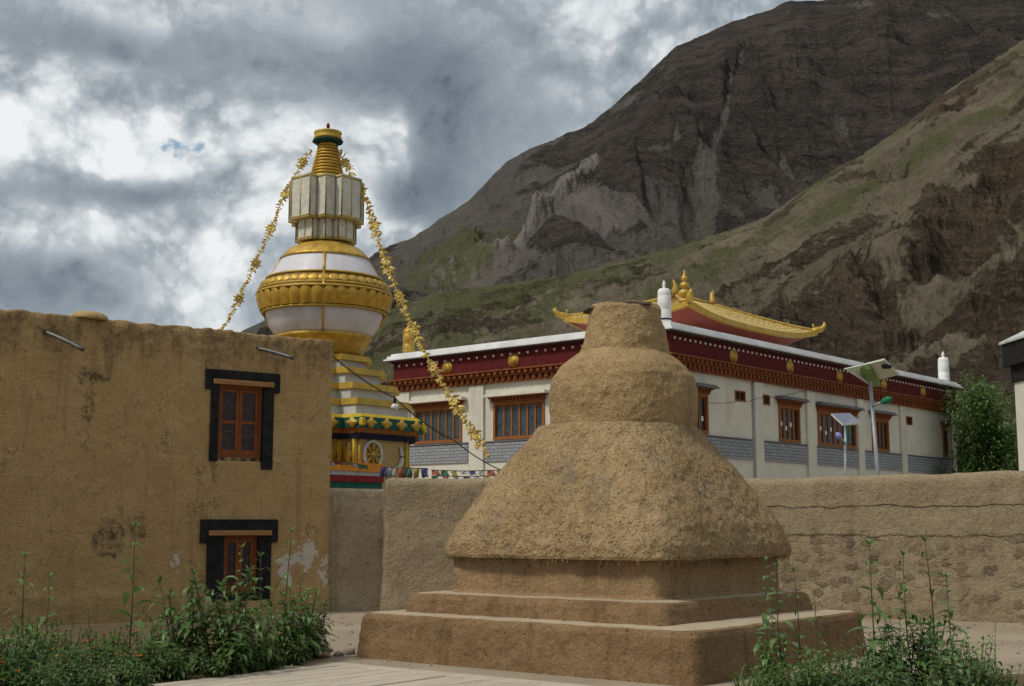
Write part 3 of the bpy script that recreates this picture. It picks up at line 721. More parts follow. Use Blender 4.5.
# ground
def ground_mat():
    m = bpy.data.materials.new('packed earth'); m.use_nodes = True
    g = NT(m.node_tree)
    co = g.n('ShaderNodeTexCoord').outputs['Object']
    bs = g.n('ShaderNodeBsdfPrincipled'); out = g.n('ShaderNodeOutputMaterial'); g.l(bs.outputs[0], out.inputs[0])
    n1 = g.noise(co, .7, 8, .6); n2 = g.noise(co, 6, 7, .65); n3 = g.noise(co, 60, 4, .6)
    col = g.mix(g.step(n1.outputs[0], .35, .65), (.335, .275, .200), (.270, .215, .150))
    col = g.mix(g.m('MULTIPLY', g.step(n2.outputs[0], .5, .7), .4), col, (.25, .20, .145))
    col = g.mix(g.m('MULTIPLY', g.step(n3.outputs[0], .58, .68), .5), col, (.2, .165, .13))
    g.l(col, bs.inputs['Base Color']); bs.inputs['Roughness'].default_value = .95; bs.inputs['Specular IOR Level'].default_value = .1
    b = g.n('ShaderNodeBump', i_Strength=.6, i_Distance=.02); g.l(g.m('ADD', n3.outputs[0], n2.outputs[0]), b.inputs['Height']); g.l(b.outputs[0], bs.inputs['Normal'])
    return m
M['earth'] = ground_mat()
gb = MB().add([(-3000, -300, 0), (3000, -300, 0), (3000, 3000, 0), (-3000, 3000, 0)], [(0, 1, 2, 3)])
tag(gb.build('ground', M['earth']), kind='structure')

# ------------------------------------------------------------------ mud stupa in front
A_STUPA = R(-38.6)
stupa = empty('mud_stupa', (1.34, 16.42, 0), A_STUPA)
tag(stupa, 'weathered brown mud stupa with straw skirt on two mud steps in the courtyard', 'stupa')

def sup(th, hx, hy, n):
    c, s = np.abs(np.cos(th)) / hx, np.abs(np.sin(th)) / hy
    return (c ** n + s ** n) ** (-1.0 / n)
def lathe_np(rows, nth, noise_amp, seed, hf=0.0, ragged=None, name='', m=None, parent=None, cap_top=True, shift=(0, 0)):
    """rows: (halfx, halfy, exponent, z, weight of the noise)"""
    th = np.linspace(0, 2 * np.pi, nth, endpoint=False)
    P = np.zeros((len(rows), nth, 3))
    for i, (hx, hy, n, z, w) in enumerate(rows):
        r = sup(th, hx, hy, n)
        x, y = r * np.cos(th), r * np.sin(th)
        zz = np.full(nth, z)
        d = noise_amp * w * fbm(x * 1.6 + seed, y * 1.6, zz * 1.9, 5, .55) + hf * w * fbm(x * 7, y * 7 + seed, zz * 7, 4, .6)
        k = 1 + d / r
        P[i, :, 0] = x * k + shift[0]; P[i, :, 1] = y * k + shift[1]
        P[i, :, 2] = zz + .5 * noise_amp * w * fbm(x * 2.1, y * 2.1 + seed, zz, 4)
        if ragged: P[i, :, 2] += ragged(i, th, x, y)
    mb = MB(); mb.grid(P, True, True)
    if cap_top:
        o = len(mb.v); c = P[-1].mean(0); mb.v.append(tuple(c)); b = (len(rows) - 1) * nth
        for k in range(nth): mb.f.append((b + k, b + (k + 1) % nth, o)); mb.sm.append(True)
    return mb.build(name, m, parent)

def interp_rows(keys, n):
    """keys: list of (hx, hy, n, z, w) joined by evenly spread rows"""
    K = np.array(keys, float)
    s = np.concatenate([[0], np.cumsum(np.hypot(np.diff(K[:, 0]), np.diff(K[:, 3])) + 1e-4)])
    q = np.unique(np.concatenate([np.linspace(0, s[-1], n), s]))
    return [tuple(np.interp(v, s, K[:, j]) for j in range(5)) for v in q]

def step_part(name, hx, hy, z0, z1, seed, tread, sx):
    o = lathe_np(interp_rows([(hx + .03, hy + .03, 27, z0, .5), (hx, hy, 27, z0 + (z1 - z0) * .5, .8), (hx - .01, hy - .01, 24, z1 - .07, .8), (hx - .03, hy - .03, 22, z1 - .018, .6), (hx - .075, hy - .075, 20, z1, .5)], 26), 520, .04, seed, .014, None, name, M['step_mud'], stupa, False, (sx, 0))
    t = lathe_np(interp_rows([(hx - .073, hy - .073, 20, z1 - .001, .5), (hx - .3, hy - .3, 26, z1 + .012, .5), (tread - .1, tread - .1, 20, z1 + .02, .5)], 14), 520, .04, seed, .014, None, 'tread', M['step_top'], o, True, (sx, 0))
    return o
step_part('lower_step', 2.41, 2.14, -.05, .535, 1.0, 1.72, -.09)
step_part('upper_step', 1.90, 1.78, .50, .775, 4.0, 1.40, -.13)
lathe_np(interp_rows([(1.56, 1.52, 24, .74, .3), (1.51, 1.48, 24, .82, .8), (1.50, 1.47, 22, 1.36, .8)], 24), 400, .03, 9.0, .008, None, 'base', M['base_mud'], stupa, False, (-.03, .0))

def rag(i, th, x, y):
    w = max(0.0, 1 - i / 8.0)
    return w * (.030 * fbm(th * 30, 0 * th, 1.1, 3) + .075 * fbm(th * 95, 0 * th, 5.1, 3, .7))
sk = [(1.46, 1.43, 14, 1.275, .2), (1.60, 1.57, 11, 1.235, .5), (1.665, 1.635, 9, 1.215, .8), (1.685, 1.65, 8.5, 1.25, 1), (1.68, 1.645, 7.5, 1.38, 1), (1.60, 1.57, 6.6, 1.62, 1), (1.46, 1.43, 5.6, 1.92, 1),
      (1.27, 1.245, 4.6, 2.25, 1), (1.07, 1.05, 3.6, 2.56, 1), (.975, .96, 2.9, 2.74, 1), (.935, .92, 2.6, 2.815, 1), (.86, .85, 2.4, 2.84, 1), (.78, .78, 2.1, 2.86, .8)]
lathe_np(interp_rows(sk, 130), 680, .042, 2.0, .022, rag, 'skirt', M['thatch_mud'], stupa, True, (0, .01))
def fringe():
    rr = random.Random(77); mb = MB()
    for k in range(1500):
        th = rr.uniform(0, 2 * math.pi); r = float(sup(np.array([th]), 1.655, 1.62, 9)[0]) * rr.uniform(.955, 1.0)
        x, y = r * math.cos(th), r * math.sin(th) + .01; L = rr.uniform(.03, .10); w = rr.uniform(.004, .011); a = rr.uniform(0, 3.14)
        z0 = 1.235 + rr.uniform(0, .03); dx, dy = w * math.cos(a), w * math.sin(a); ox, oy = math.cos(th) * rr.uniform(-.015, .03), math.sin(th) * rr.uniform(-.015, .03)
        mb.add([(x - dx, y - dy, z0), (x + dx, y + dy, z0), (x + ox + dx * .3, y + oy + dy * .3, z0 - L), (x + ox - dx * .3, y + oy - dy * .3, z0 - L)], [(0, 1, 2, 3)])
    tag(mb.build('straw_fringe', M['thatch_mud'], stupa), kind='stuff')
fringe()
dr = [(.86, .86, 2.4, 2.74, .6), (.885, .885, 2.4, 2.86, .9), (.885, .885, 2.4, 3.05, 1), (.875, .875, 2.4, 3.28, 1), (.85, .85, 2.4, 3.43, 1), (.79, .79, 2.3, 3.56, 1), (.69, .69, 2.2, 3.66, 1), (.59, .59, 2.1, 3.74, 1), (.50, .50, 2, 3.80, .8)]
lathe_np(interp_rows(dr, 64), 400, .038, 6.0, .016, None, 'drum', M['stupa_mud'], stupa, True, (.05, .05))
nk = [(.55, .55, 2.2, 3.72, .5), (.525, .525, 2.2, 3.85, 1), (.50, .50, 2.2, 4.0, 1), (.47, .47, 2.2, 4.2, 1), (.455, .455, 2.2, 4.31, .8), (.43, .43, 2.2, 4.345, .6)]
lathe_np(interp_rows(nk, 40), 260, .045, 12.0, .018, None, 'neck', M['stupa_mud'], stupa, True, (.08, .07))
# thin slates laid on the neck, mud on top
cap = MB()
for (cx, cy, r, z, tilt, sd) in ((-.13, -.06, .29, 4.330, .05, 1), (.27, -.08, .27, 4.338, -.04, 2), (.10, .24, .27, 4.335, .02, 3)):
    rg = random.Random(sd); n = 11
    pts = [(r * (1 + rg.uniform(-.2, .2)) * math.cos(2 * math.pi * k / n), r * (1 + rg.uniform(-.2, .2)) * math.sin(2 * math.pi * k / n)) for k in range(n)]
    cap.prism(pts, 0, .028, .97, Matrix.Translation((cx, cy, z)) @ Euler((tilt, -tilt, 0)).to_matrix().to_4x4())
cap.build('cap_slate', M['cap_stone'], stupa)
lathe_np(interp_rows([(.45, .44, 2.3, 4.335, 1), (.43, .42, 2.3, 4.375, 1), (.33, .33, 2.2, 4.40, 1), (.10, .10, 2, 4.41, .6)], 14), 120, .05, 22.0, .02, None, 'cap_mud', M['stupa_mud'], stupa, True, (.08, .07))

# ------------------------------------------------------------------ mud house at the left
A_HOUSE = math.atan2(.606, .795)
house = empty('mud_house', (-3.35, 24.62, 0), A_HOUSE)
tag(house, 'two storey ochre mud house with two black framed windows at the left', 'house')
HOUSE_TOP = 5.09
OPEN = [(-2.40, -1.52, 2.80, 4.10), (-2.22, -1.54, .40, 1.42)]   # window openings (x0, x1, z0, z1)
def house_wall():
    Lx, Ly = 11.0, 8.0
    xs = sorted(set([round(x, 4) for x in np.arange(-Lx + .2, -.19, .065)] + [o[0] for o in OPEN] + [o[1] for o in OPEN]))
    path = []     # x, y, normal
    for x in xs: path.append((x, 0, 0, -1))
    def corner(cx, cy, a0):
        for k in range(1, 8):
            a = a0 + math.pi / 2 * k / 8; path.append((cx + .2 * math.cos(a), cy + .2 * math.sin(a), math.cos(a), math.sin(a)))
    corner(-.2, .2, -math.pi / 2)
    for y in np.arange(.2, Ly - .2, .12): path.append((0, y, 1, 0))
    corner(-.2, Ly - .2, 0)
    for x in np.arange(-.2, -Lx + .2, -.3): path.append((x, Ly, 0, 1))
    corner(-Lx + .2, Ly - .2, math.pi / 2)
    for y in np.arange(Ly - .2, .2, -.3): path.append((-Lx, y, -1, 0))
    corner(-Lx + .2, .2, math.pi)
    path = np.array(path)
    zs = sorted(set([round(z, 4) for z in np.arange(-.2, HOUSE_TOP - .12, .065)] + [o[2] for o in OPEN] + [o[3] for o in OPEN]))
    rows = [(0, z) for z in zs] + [(.008, HOUSE_TOP - .045), (.03, HOUSE_TOP - .012), (.07, HOUSE_TOP), (.22, HOUSE_TOP + .01), (.32, HOUSE_TOP - .03), (.36, HOUSE_TOP - .12), (.37, HOUSE_TOP - .45)]
    n = len(path); P = np.zeros((len(rows), n, 3))
    px, py = path[:, 0], path[:, 1]
    keep = np.ones(n)
    top = .05 * fbm(px * .55, py * .55, 3.0, 4) + .05 * fbm(px * 3, py * 3, 7.0, 5, .6)
    for i, (off, z) in enumerate(rows):
        w = np.ones(n)
        for (a, b, c, d) in OPEN:
            near = (py < .01) & (px > a - .12) & (px < b + .12) & (z > c - .12) & (z < d + .12)
            w[near] = .0
        rough = 1 + 2.6 * sm(z, 4.4, 4.9)
        d = (.03 * fbm(px * .9, py * .9, z * .9, 4) + .015 * fbm(px * 5, py * 5, z * 5, 4, .6) * rough + .04 * (rough - 1) / 2.6 * fbm(px * 2.6, py * 2.6, z * 3.4, 4, .6)) * w
        d = d + .035 * sm(z, .55, .42) * w            # a thicker plinth
        lean = 0
        P[i, :, 0] = px + path[:, 2] * (d - off + lean); P[i, :, 1] = py + path[:, 3] * (d - off + lean)
        P[i, :, 2] = z + top * sm(z, 4.2, 5.0)
    zz = [r[1] for r in rows]
    def skip(i, k):
        if k >= len(xs) - 1 or i >= len(zs) - 1: return False
        xm, zm = (xs[k] + xs[k + 1]) / 2, (zz[i] + zz[i + 1]) / 2
        return any(a < xm < b and c < zm < d for (a, b, c, d) in OPEN)
    mb = MB(); mb.grid(P, True, True, skip)
    return mb.build('wall', M['house_mud'], house)
house_wall()
MB().box(-10.66, -.34, .34, 7.66, 4.45, 4.6).build('roof', M['earth'], house)
# a dark room behind the openings
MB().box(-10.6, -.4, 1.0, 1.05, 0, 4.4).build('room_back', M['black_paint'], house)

def house_window(a, b, c, d, lint, jl, jr, sill, panes):
    w = MB()
    t = .055
    w.box(a + .002, a + t, .03, .11, c, d).box(b - t, b - .002, .03, .11, c, d).box(a + t, b - t, .03, .11, d - t, d - .002).box(a + t, b - t, .03, .11, c + .002, c + t)
    mx = (a + b) / 2
    # two leaves, each a frame of its own
    for (p, q) in ((a + t + .004, mx - .004), (mx + .004, b - t - .004)):
        s = .06
        w.box(p, p + s, .055, .10, c + t + .004, d - t - .004).box(q - s, q, .055, .10, c + t + .004, d - t - .004)
        w.box(p + s, q - s, .055, .10, d - t - .07, d - t - .004).box(p + s, q - s, .055, .10, c + t + .004, c + t + .08)
        if panes == 2:
            m_ = c + (d - c) * .49
            w.box(p + s, q - s, .06, .095, m_ - .028, m_ + .028)
    win = w.build('window', M['wood_red'], house)
    g = MB().box(a + t, b - t, .077, .083, c + t, d - t).build('pane', M['pane'], win)
    for p, q in ((a + t + .07, (a + b) / 2 - .07), ((a + b) / 2 + .07, b - t - .07)):
        for zc_ in ((c + (d - c) * .72, c + (d - c) * .33) if panes == 2 else (c + (d - c) * .6,)):
            MB().tube([(p + (q - p) * u, .0745, zc_ + .05 * math.cos(u * 3.1 + p * 9)) for u in (0, .2, .4, .6, .8, 1)], .0028, 5).build('curtain_hem', M['curtain'], g)
    # reveal
    rv = MB()
    rv.box(a - .06, a, .0, .22, c - .05, d + .05).box(b, b + .06, .0, .22, c - .05, d + .05).box(a, b, .0, .22, d, d + .05).box(a, b, .0, .22, c - .06, c)
    rv.build('reveal', M['black_paint'], win)
    # black painted surround with stepped head
    s = MB(); y0, y1 = -.05, .02
    (hx0, hx1, hz0, hz1, he) = lint
    s.cbox(hx0, hx1, y0 - .012, y1, hz0, hz1, .012)
    s.cbox(hx0, hx0 + .13, y0 - .012, y1, he, hz0 + .01, .012).cbox(hx1 - .13, hx1, y0 - .012, y1, he, hz0 + .01, .012)
    s.cbox(jl[0], a + .01, y0, y1, jl[1], hz0, .012).cbox(b - .01, jr[0], y0, y1, jr[1], hz0, .012)
    if sill: s.cbox(jl[0], jr[0], y0 + .01, y1, sill[0], sill[1], .012)
    s.build('surround', M['black_paint'], win)
    l = MB(); l.cbox(hx0 + .14, hx1 - .14, -.10, .02, d - .005, d + .085, .008)
    l.build('lintel', M['lintel'], win)
    return win
house_window(*OPEN[0], (-2.66, -1.20, 4.185, 4.36, 4.0), (-2.54, 2.72), (-1.31, 2.60), None, 2)
house_window(*OPEN[1], (-2.66, -1.17, 1.505, 1.70, 1.29), (-2.52, .28), (-1.29, .28), (.26, .40), 1)
for (x0, z0, x1, z1) in ((-5.52, 4.78, -5.05, 4.44), (-1.65, 4.82, -1.22, 4.60)):
    k = 9; pts = []
    for i in range(k):
        t = i / (k - 1)
        pts.append((x0 + (x1 - x0) * t, .05 - .62 * t, z0 + (z1 - z0) * (t * .8 + .2 * t * t)))
    MB().tube(pts, .034, 10).build('drain_pipe', M['pipe'], house)

lump = MB(); rg = random.Random(3)
pp = [(.30 * (1 - (k / 6) ** 2.2) ** .5 + .001, .16 * k / 6) for k in range(7)]
lump.lathe(pp, 18, None, lambda q, i: .12 * math.sin(q * 2 + 1) + .07 * math.sin(q * 5 + i))
hm = house.matrix_basis
o = lump.build('mud_lump', M['house_mud'], None, hm @ Vector((-4.72, .18, 5.06)), (0, 0, A_HOUSE))
tag(o, 'small rounded mud lump sitting on the parapet of the mud house', 'mud lump')

# ------------------------------------------------------------------ compound walls
def mud_wall(name, pts, tops, thick, mat_, step=.07, amp=.045, seed=0, round_end=True):
    """pts: plan polyline of the face seen from the courtyard; the wall stands behind it"""
    P2 = [Vector((p[0], p[1])) for p in pts]
    path = []
    cum = 0; segs = []
    for a, b in zip(P2[:-1], P2[1:]):
        L = (b - a).length; segs.append((a, b, cum, L)); cum += L
    n = int(cum / step)
    for i in range(n + 1):
        s = cum * i / n
        for a, b, c, L in segs:
            if s <= c + L + 1e-6: break
        t = (s - c) / L; p = a.lerp(b, t); d = (b - a).normalized()
        path.append((s, p.x, p.y, d.y, -d.x))
    path = np.array(path); S = path[:, 0]
    # ease the normals around bends
    for _ in range(6):
        path[1:-1, 3:] = (path[:-2, 3:] + path[1:-1, 3:] + path[2:, 3:]) / 3
    top = np.interp(S, *zip(*tops)) + .035 * fbm(S * 1.1 + seed, 0 * S, 2.2, 4) + .015 * fbm(S * 6, 0 * S, seed, 3)
    if round_end:
        top = top - .16 * (1 - sm(S, 0, .22)) ** 2 - .16 * (1 - sm(S[-1] - S, 0, .22)) ** 2
    fr = list(np.linspace(-.1, .9, 26)) ; rows = [(0.0, f) for f in fr] + [(.0, .955), (.02, .985), (.07, 1.0), (thick * .35, 1.012), (thick * .7, 1.008), (thick - .05, .99), (thick, .94), (thick, -.1)]
    G = np.zeros((len(rows), len(S), 3))
    for i, (off, f) in enumerate(rows):
        z = top * f
        d = amp * fbm(S * 1.3 + seed, z * 1.3, off, 5, .55) + .3 * amp * fbm(S * 7, z * 7, off + seed, 3) + .05 * sm(f, .35, .0)
        G[i, :, 0] = path[:, 1] + path[:, 3] * (d - off); G[i, :, 1] = path[:, 2] + path[:, 4] * (d - off); G[i, :, 2] = z
    mb = MB(); mb.grid(G, True)
    for e in (0, -1):     # close the ends
        o0 = len(mb.v); mb.v += [tuple(p) for p in G[:, e].tolist()]
        k = list(range(o0, o0 + len(rows))); mb.f.append(tuple(k if e == 0 else k[::-1])); mb.sm.append(False)
    return mb.build(name, mat_)
lw = mud_wall('low_mud_wall', [(-3.75, 24.78), (-2.30, 25.1)], [(0, 2.27), (1.5, 2.25)], .5, M['low_mud'], seed=5, amp=.06, round_end=False)
tag(lw, 'short low mud wall segment between the mud house and the taller wall', 'wall')
cw = mud_wall('compound_wall', [(-2.42, 24.7), (-2.36, 24.35), (-1.0, 24.3), (2.6, 24.35), (4.4, 23.9), (8.9, 21.6), (13.5, 19.5)], [(0, 2.40), (.4, 2.45), (2, 2.44), (6, 2.45), (8, 2.42), (10, 2.45), (12, 2.47), (14, 2.56), (20, 2.6)], .5, M['wall_mud'], seed=1)
tag(cw, 'long brown mud compound wall with stones showing, behind the mud stupa', 'wall')

# ------------------------------------------------------------------ great white stupa
GY = 36.0
gx = at(322.6, 400, GY).x
gs = empty('great_stupa', (gx, GY, 0), R(-38))
tag(gs, 'tall white and gold stupa with garlands rising behind the mud house', 'stupa')
def gz(y): return zat(y, GY)
def gm(y, r): return r * mpp(y, GY)
def poly20(Rt, nb=0.30):
    """stepped square, corner towards the diagonal; Rt = half width seen along the diagonal"""
    A = Rt * math.sqrt(2) / (1 + nb); B = A * nb; Cc = A * .74
    q = [(A, -B), (A, B), (Cc, B), (Cc, Cc), (B, Cc), (B, A)]
    out = []
    for k in range(4):
        c, s = [(1, 0), (0, 1), (-1, 0), (0, -1)][k]
        for (x, y) in q[1:]: out.append((x * c - y * s, x * s + y * c))
    return out
def gprism(name, y0, y1, r0, r1, mat_, parent=gs, nb=.43):
    m = (y0 + y1) / 2
    return MB().prism(poly20(gm(m, r1), nb), gz(y1), gz(y0), r0 / r1).build(name, mat_, parent)
# throne
MB().prism(poly20(gm(470, 85), .43), -.1, gz(443.5)).build('throne', M['carved_gold'], gs)
# low offering ledge round the near corner
for nm, y0, y1, r, mt in (('ledge_top', 467, 475, 2.60, 'orange_paint'), ('ledge_beads', 475, 479, 2.55, 'terrace_white'), ('ledge_red', 479, 485, 2.62, 'red_paint'), ('ledge_green', 485, 560, 2.56, 'green')):
    z1 = gz(y0); z0 = gz(y1)
    MB().box(.25, r, -r, -.25, z0 if y1 < 550 else -.1, z1).build(nm, M[mt], gs)
gprism('navy_band', 438.5, 443.7, 92, 89, M['navy'])
gprism('bracket_band', 433.5, 438.7, 95, 91, M['brown_orange'])
gprism('green_frieze', 424, 433.8, 100, 98, M['green'])
gprism('yellow_trim', 420.5, 424.2, 94, 97, M['yellow'])
# terraces, each with its gilt edge
for (y0, y1, y2, re, rw) in ((359, 364.5, 373.2, 47, 42), (373, 379, 389.2, 61, 56), (389, 395, 405.2, 74, 70), (405, 411, 421, 86, 83)):
    w = gprism('terrace', y1 - .2, y2, rw - .5, rw, M['terrace_white'])
    gprism('gilt_edge', y0, y1, re - .5, re, M['gold_paint'], w)
# gold ornaments along the green frieze and on the throne faces
def faces_of(poly):
    for i in range(len(poly)):
        a, b = Vector(poly[i]), Vector(poly[(i + 1) % len(poly)])
        d = (b - a); L = d.length; d.normalize(); nrm = Vector((d.y, -d.x))
        yield a, b, d, nrm, L
def disc_on(mb, p, nrm, d, z, rx, rz, th=.05, n=20, petals=0):
    vs, fs = [], []
    for k in range(n):
        q = 2 * math.pi * k / n; rr = 1 + (.22 * math.cos(petals * q) if petals else 0)
        vs.append(Vector((p.x, p.y, z)) + Vector((d.x, d.y, 0)) * rx * rr * math.cos(q) + Vector((0, 0, 1)) * rz * rr * math.sin(q))
    nn = Vector((nrm.x, nrm.y, 0))
    top = [v + nn * th for v in vs]
    c = Vector((p.x, p.y, z)) + nn * th * 1.5
    allv = vs + top + [c]
    for k in range(n):
        k2 = (k + 1) % n
        fs.append((k, k2, n + k2, n + k)); fs.append((n + k, n + k2, 2 * n))
    mb.add(allv, fs, True)
fz = (gz(424) + gz(433.8)) / 2
orn = 0
for a, b, d, nrm, L in faces_of(poly20(gm(429, 98.5), .43)):
    cnt = max(1, int(L / .5))
    for k in range(cnt):
        p = a + d * L * (k + .5) / cnt
        mb = MB(); disc_on(mb, p, nrm, d, fz, min(.17, L / cnt * .36), .115, .05, 24, 4); mb.build('frieze_ornament', M['gold_paint'], gs)
for P_ in poly20(gm(429, 98.5), .43):      # corner leaves
    v = Vector(P_); 
    if v.length > gm(429, 88):
        MB().cbox(v.x - .07, v.x + .07, v.y - .07, v.y + .07, gz(432.5), gz(425), .025).build('corner_ornament', M['yellow'], gs)
bz = (gz(443.5) + gz(474)) / 2
for a, b, d, nrm, L in faces_of(poly20(gm(470, 85), .43)):
    if L > 1.2:      # the wheel on the long face, a flame beside it
        p = a + d * L * .5 * (1 if nrm.y == 0 else 1)
        for s_, k in ((.30, 0), (.76, 1)):
            p = a + d * L * (s_ if True else 0)
            if k == 0:
                w = MB(); n = 40; vs = []; fs = []
                nn = Vector((nrm.x, nrm.y, 0)); dd = Vector((d.x, d.y, 0)); zc = Vector((p.x, p.y, bz + .02))
                for i in range(n):
                    q = 2 * math.pi * i / n
                    for rr, th in ((.36, 0), (.36, .06), (.29, .06), (.29, 0)):
                        vs.append(zc + nn * th + dd * rr * math.cos(q) + Vector((0, 0, rr * 1.1 * math.sin(q))))
                for i in range(n):
                    for j in range(3):
                        a0, b0 = i * 4 + j, ((i + 1) % n) * 4 + j
                        fs.append((a0, a0 + 1, b0 + 1, b0))
                w.add(vs, fs, True)
                wheel = w.build('wheel_rim', M['harmika_white'], gs)
                sp_ = MB()
                for i in range(8):
                    q = math.pi * i / 4
                    dv = dd * math.cos(q) + Vector((0, 0, math.sin(q)))
                    sp_.tube([zc + nn * .035 + dv * .05, zc + nn * .035 + dv * .29], [.025, .04], 6)
                disc_on(sp_, p, nrm, d, bz + .02, .09, .09, .06)
                sp_.build('wheel_spokes', M['gold'], wheel)
            else:
                fl = MB(); pts = []
                for i in range(13):
                    q = -1.9 + 3.0 * i / 12
                    pts.append(Vector((p.x, p.y, bz + .0)) + Vector((nrm.x, nrm.y, 0)) * .03 + Vector((d.x, d.y, 0)) * .2 * math.cos(q) + Vector((0, 0, .3 * math.sin(q))))
                fl.tube(pts, [.02 + .05 * math.sin(math.pi * i / 12) for i in range(13)], 8)
                fl.build('flame_ornament', M['harmika_white'], gs)
    elif L > .4:
        p = a + d * L * .5
        mb = MB(); disc_on(mb, p, nrm, d, bz, L * .30, .30, .05, 30, 5); mb.build('lotus_ornament', M['gold'], gs)
zpan = bz
for a, b, d, nrm, L in faces_of(poly20(gm(470, 85), .43)):   # moulded borders of the panels
    for t in (.05, .95) if L > 1.2 else (.1, .9):
        p = a + d * L * t
        MB().tube([(p.x + nrm.x * .02, p.y + nrm.y * .02, gz(474)), (p.x + nrm.x * .02, p.y + nrm.y * .02, gz(444))], .035, 6).build('panel_border', M['yellow'], gs)

def glathe(name, prof, mat_, parent=gs, n=96, mod=None):
    return MB().lathe([(gm(y, r), gz(y)) for r, y in prof], n, None, mod).build(name, mat_, parent)
# lotus bowl, dome, belt, cap
glathe('lotus_bowl', [(36, 358), (39, 354), (43, 347), (46, 341.5), (48, 340.5), (48, 337.5), (46, 336.5), (44, 336.4)], M['gold'], mod=lambda q, i: (.012 * abs(math.sin(q * 16)) if i < 3 else 0))
glathe('dome', [(45, 339), (50, 334), (54.5, 327), (57.5, 319), (59, 312), (60, 303), (60, 296), (58.5, 289), (56, 281.5), (52, 275), (47.8, 268), (43.6, 261), (38, 255), (33, 251)], M['stupa_white'])
belt = glathe('belt', [(57, 315.5), (60.5, 315.5), (61.6, 313.5), (63.4, 308), (65.0, 302), (66.0, 298.5), (66.6, 296), (66.0, 294.2), (64.8, 293), (64.2, 291.4), (62.2, 288), (58.6, 283.6), (57.4, 282.4), (57.4, 280.8), (56.4, 280.0), (53.5, 279.8)], M['belt_groove_shade'], n=240,
              mod=lambda q, i: (.030 * (abs(math.sin(q * 15)) ** .45 - 1) if i in (3, 4) else 0))
# raised petals of the upper belt
pt = MB()
for k in range(40):
    q = 2 * math.pi * k / 40
    r0, z0, r1, z1 = gm(292.0, 64.6), gz(292.0), gm(284.2, 59.4), gz(284.2)
    cx, cz, cr = (r0 + r1) / 2, (z0 + z1) / 2, (r0 + r1) / 2
    Mx = Matrix.Rotation(q, 4, 'Z') @ Matrix.Translation((cr, 0, cz)) @ Matrix.Rotation(math.atan2(z0 - z1, r0 - r1), 4, 'Y').inverted()
    vs, fs = [], []
    for i in range(7):
        t = -1 + 2 * i / 6
        w_ = .135 * math.sqrt(max(0, 1 - (abs(t)) ** 3))
        for s_ in (-1, 0, 1): vs.append((t * .125, s_ * w_, .055 * (1 - abs(s_)) * (1 - t * t) + .014))
    for i in range(6):
        for j in range(2): fs.append((i * 3 + j, i * 3 + j + 1, i * 3 + j + 4, i * 3 + j + 3))
    pt.add(vs, fs, True, Mx)
pt.build('belt_petals', M['gold'], belt)
tg = MB()
for k in range(36):       # tall tongues of the lower band
    q = 2 * math.pi * k / 36
    pr = [(61.9, 313.2), (63.6, 308.6), (65.0, 303.5), (65.9, 299.6), (66.4, 297.4)]
    vs, fs = [], []
    for i, (r, y) in enumerate(pr):
        w_ = (.155, .165, .165, .15, .06)[i]
        for s_ in (-1, -.5, .5, 1):
            a = q + s_ * w_ / 1.8; rr_ = gm(y, r) + (.012 if abs(s_) == 1 else .05)
            vs.append((rr_ * math.cos(a), rr_ * math.sin(a), gz(y)))
    for i in range(len(pr) - 1):
        for j in range(3): fs.append((i * 4 + j, i * 4 + j + 1, i * 4 + j + 5, i * 4 + j + 4))
    tg.add(vs, fs, True)
tg.build('belt_tongues', M['belt_gold'], belt)
for r, y in ((57.6, 281.4), (64.8, 292.8), (66.6, 296.4), (61.3, 314.6)):
    n = 96; vs = []; fs = []
    for i in range(n):
        q = 2 * math.pi * i / n
        for j in range(6):
            b_ = j * math.pi / 3; rr_ = gm(y, r) + .045 * math.cos(b_)
            vs.append((rr_ * math.cos(q), rr_ * math.sin(q), gz(y) + .035 * math.sin(b_)))
    for i in range(n):
        for j in range(6):
            fs.append((i * 6 + j, ((i + 1) % n) * 6 + j, ((i + 1) % n) * 6 + (j + 1) % 6, i * 6 + (j + 1) % 6))
    MB().add(vs, fs, True).build('belt_rim', M['gold_paint'], belt)
glathe('dome_cap', [(43, 262.2), (45, 261.6), (45.2, 260.0), (43.6, 258.8), (40.5, 254.8), (35, 250.2), (28, 246.8), (22, 244.4), (21, 243)], M['gold'], n=160, mod=lambda q, i: (-.012 * abs(math.sin(q * 14)) if i in (4, 5) else 0))
glathe('harmika_foot', [(20, 245), (20.5, 243), (22, 242), (22, 241)], M['gold'])
# gilt seams over the dome
for k in range(4):
    q = R(45) + k * math.pi / 2
    pr = [(45.5, 338.5), (54.9, 327), (61.4, 312)], [(56.4, 281), (52.3, 275), (48.2, 268), (44.4, 261)], [(66.2, 299), (66.8, 296), (59.5, 283)]
    s_ = MB()
    for seg in pr: s_.tube([(gm(y, r) * math.cos(q), gm(y, r) * math.sin(q), gz(y)) for r, y in seg], .035, 6)
    s_.build('dome_seam', M['gold'], gs)
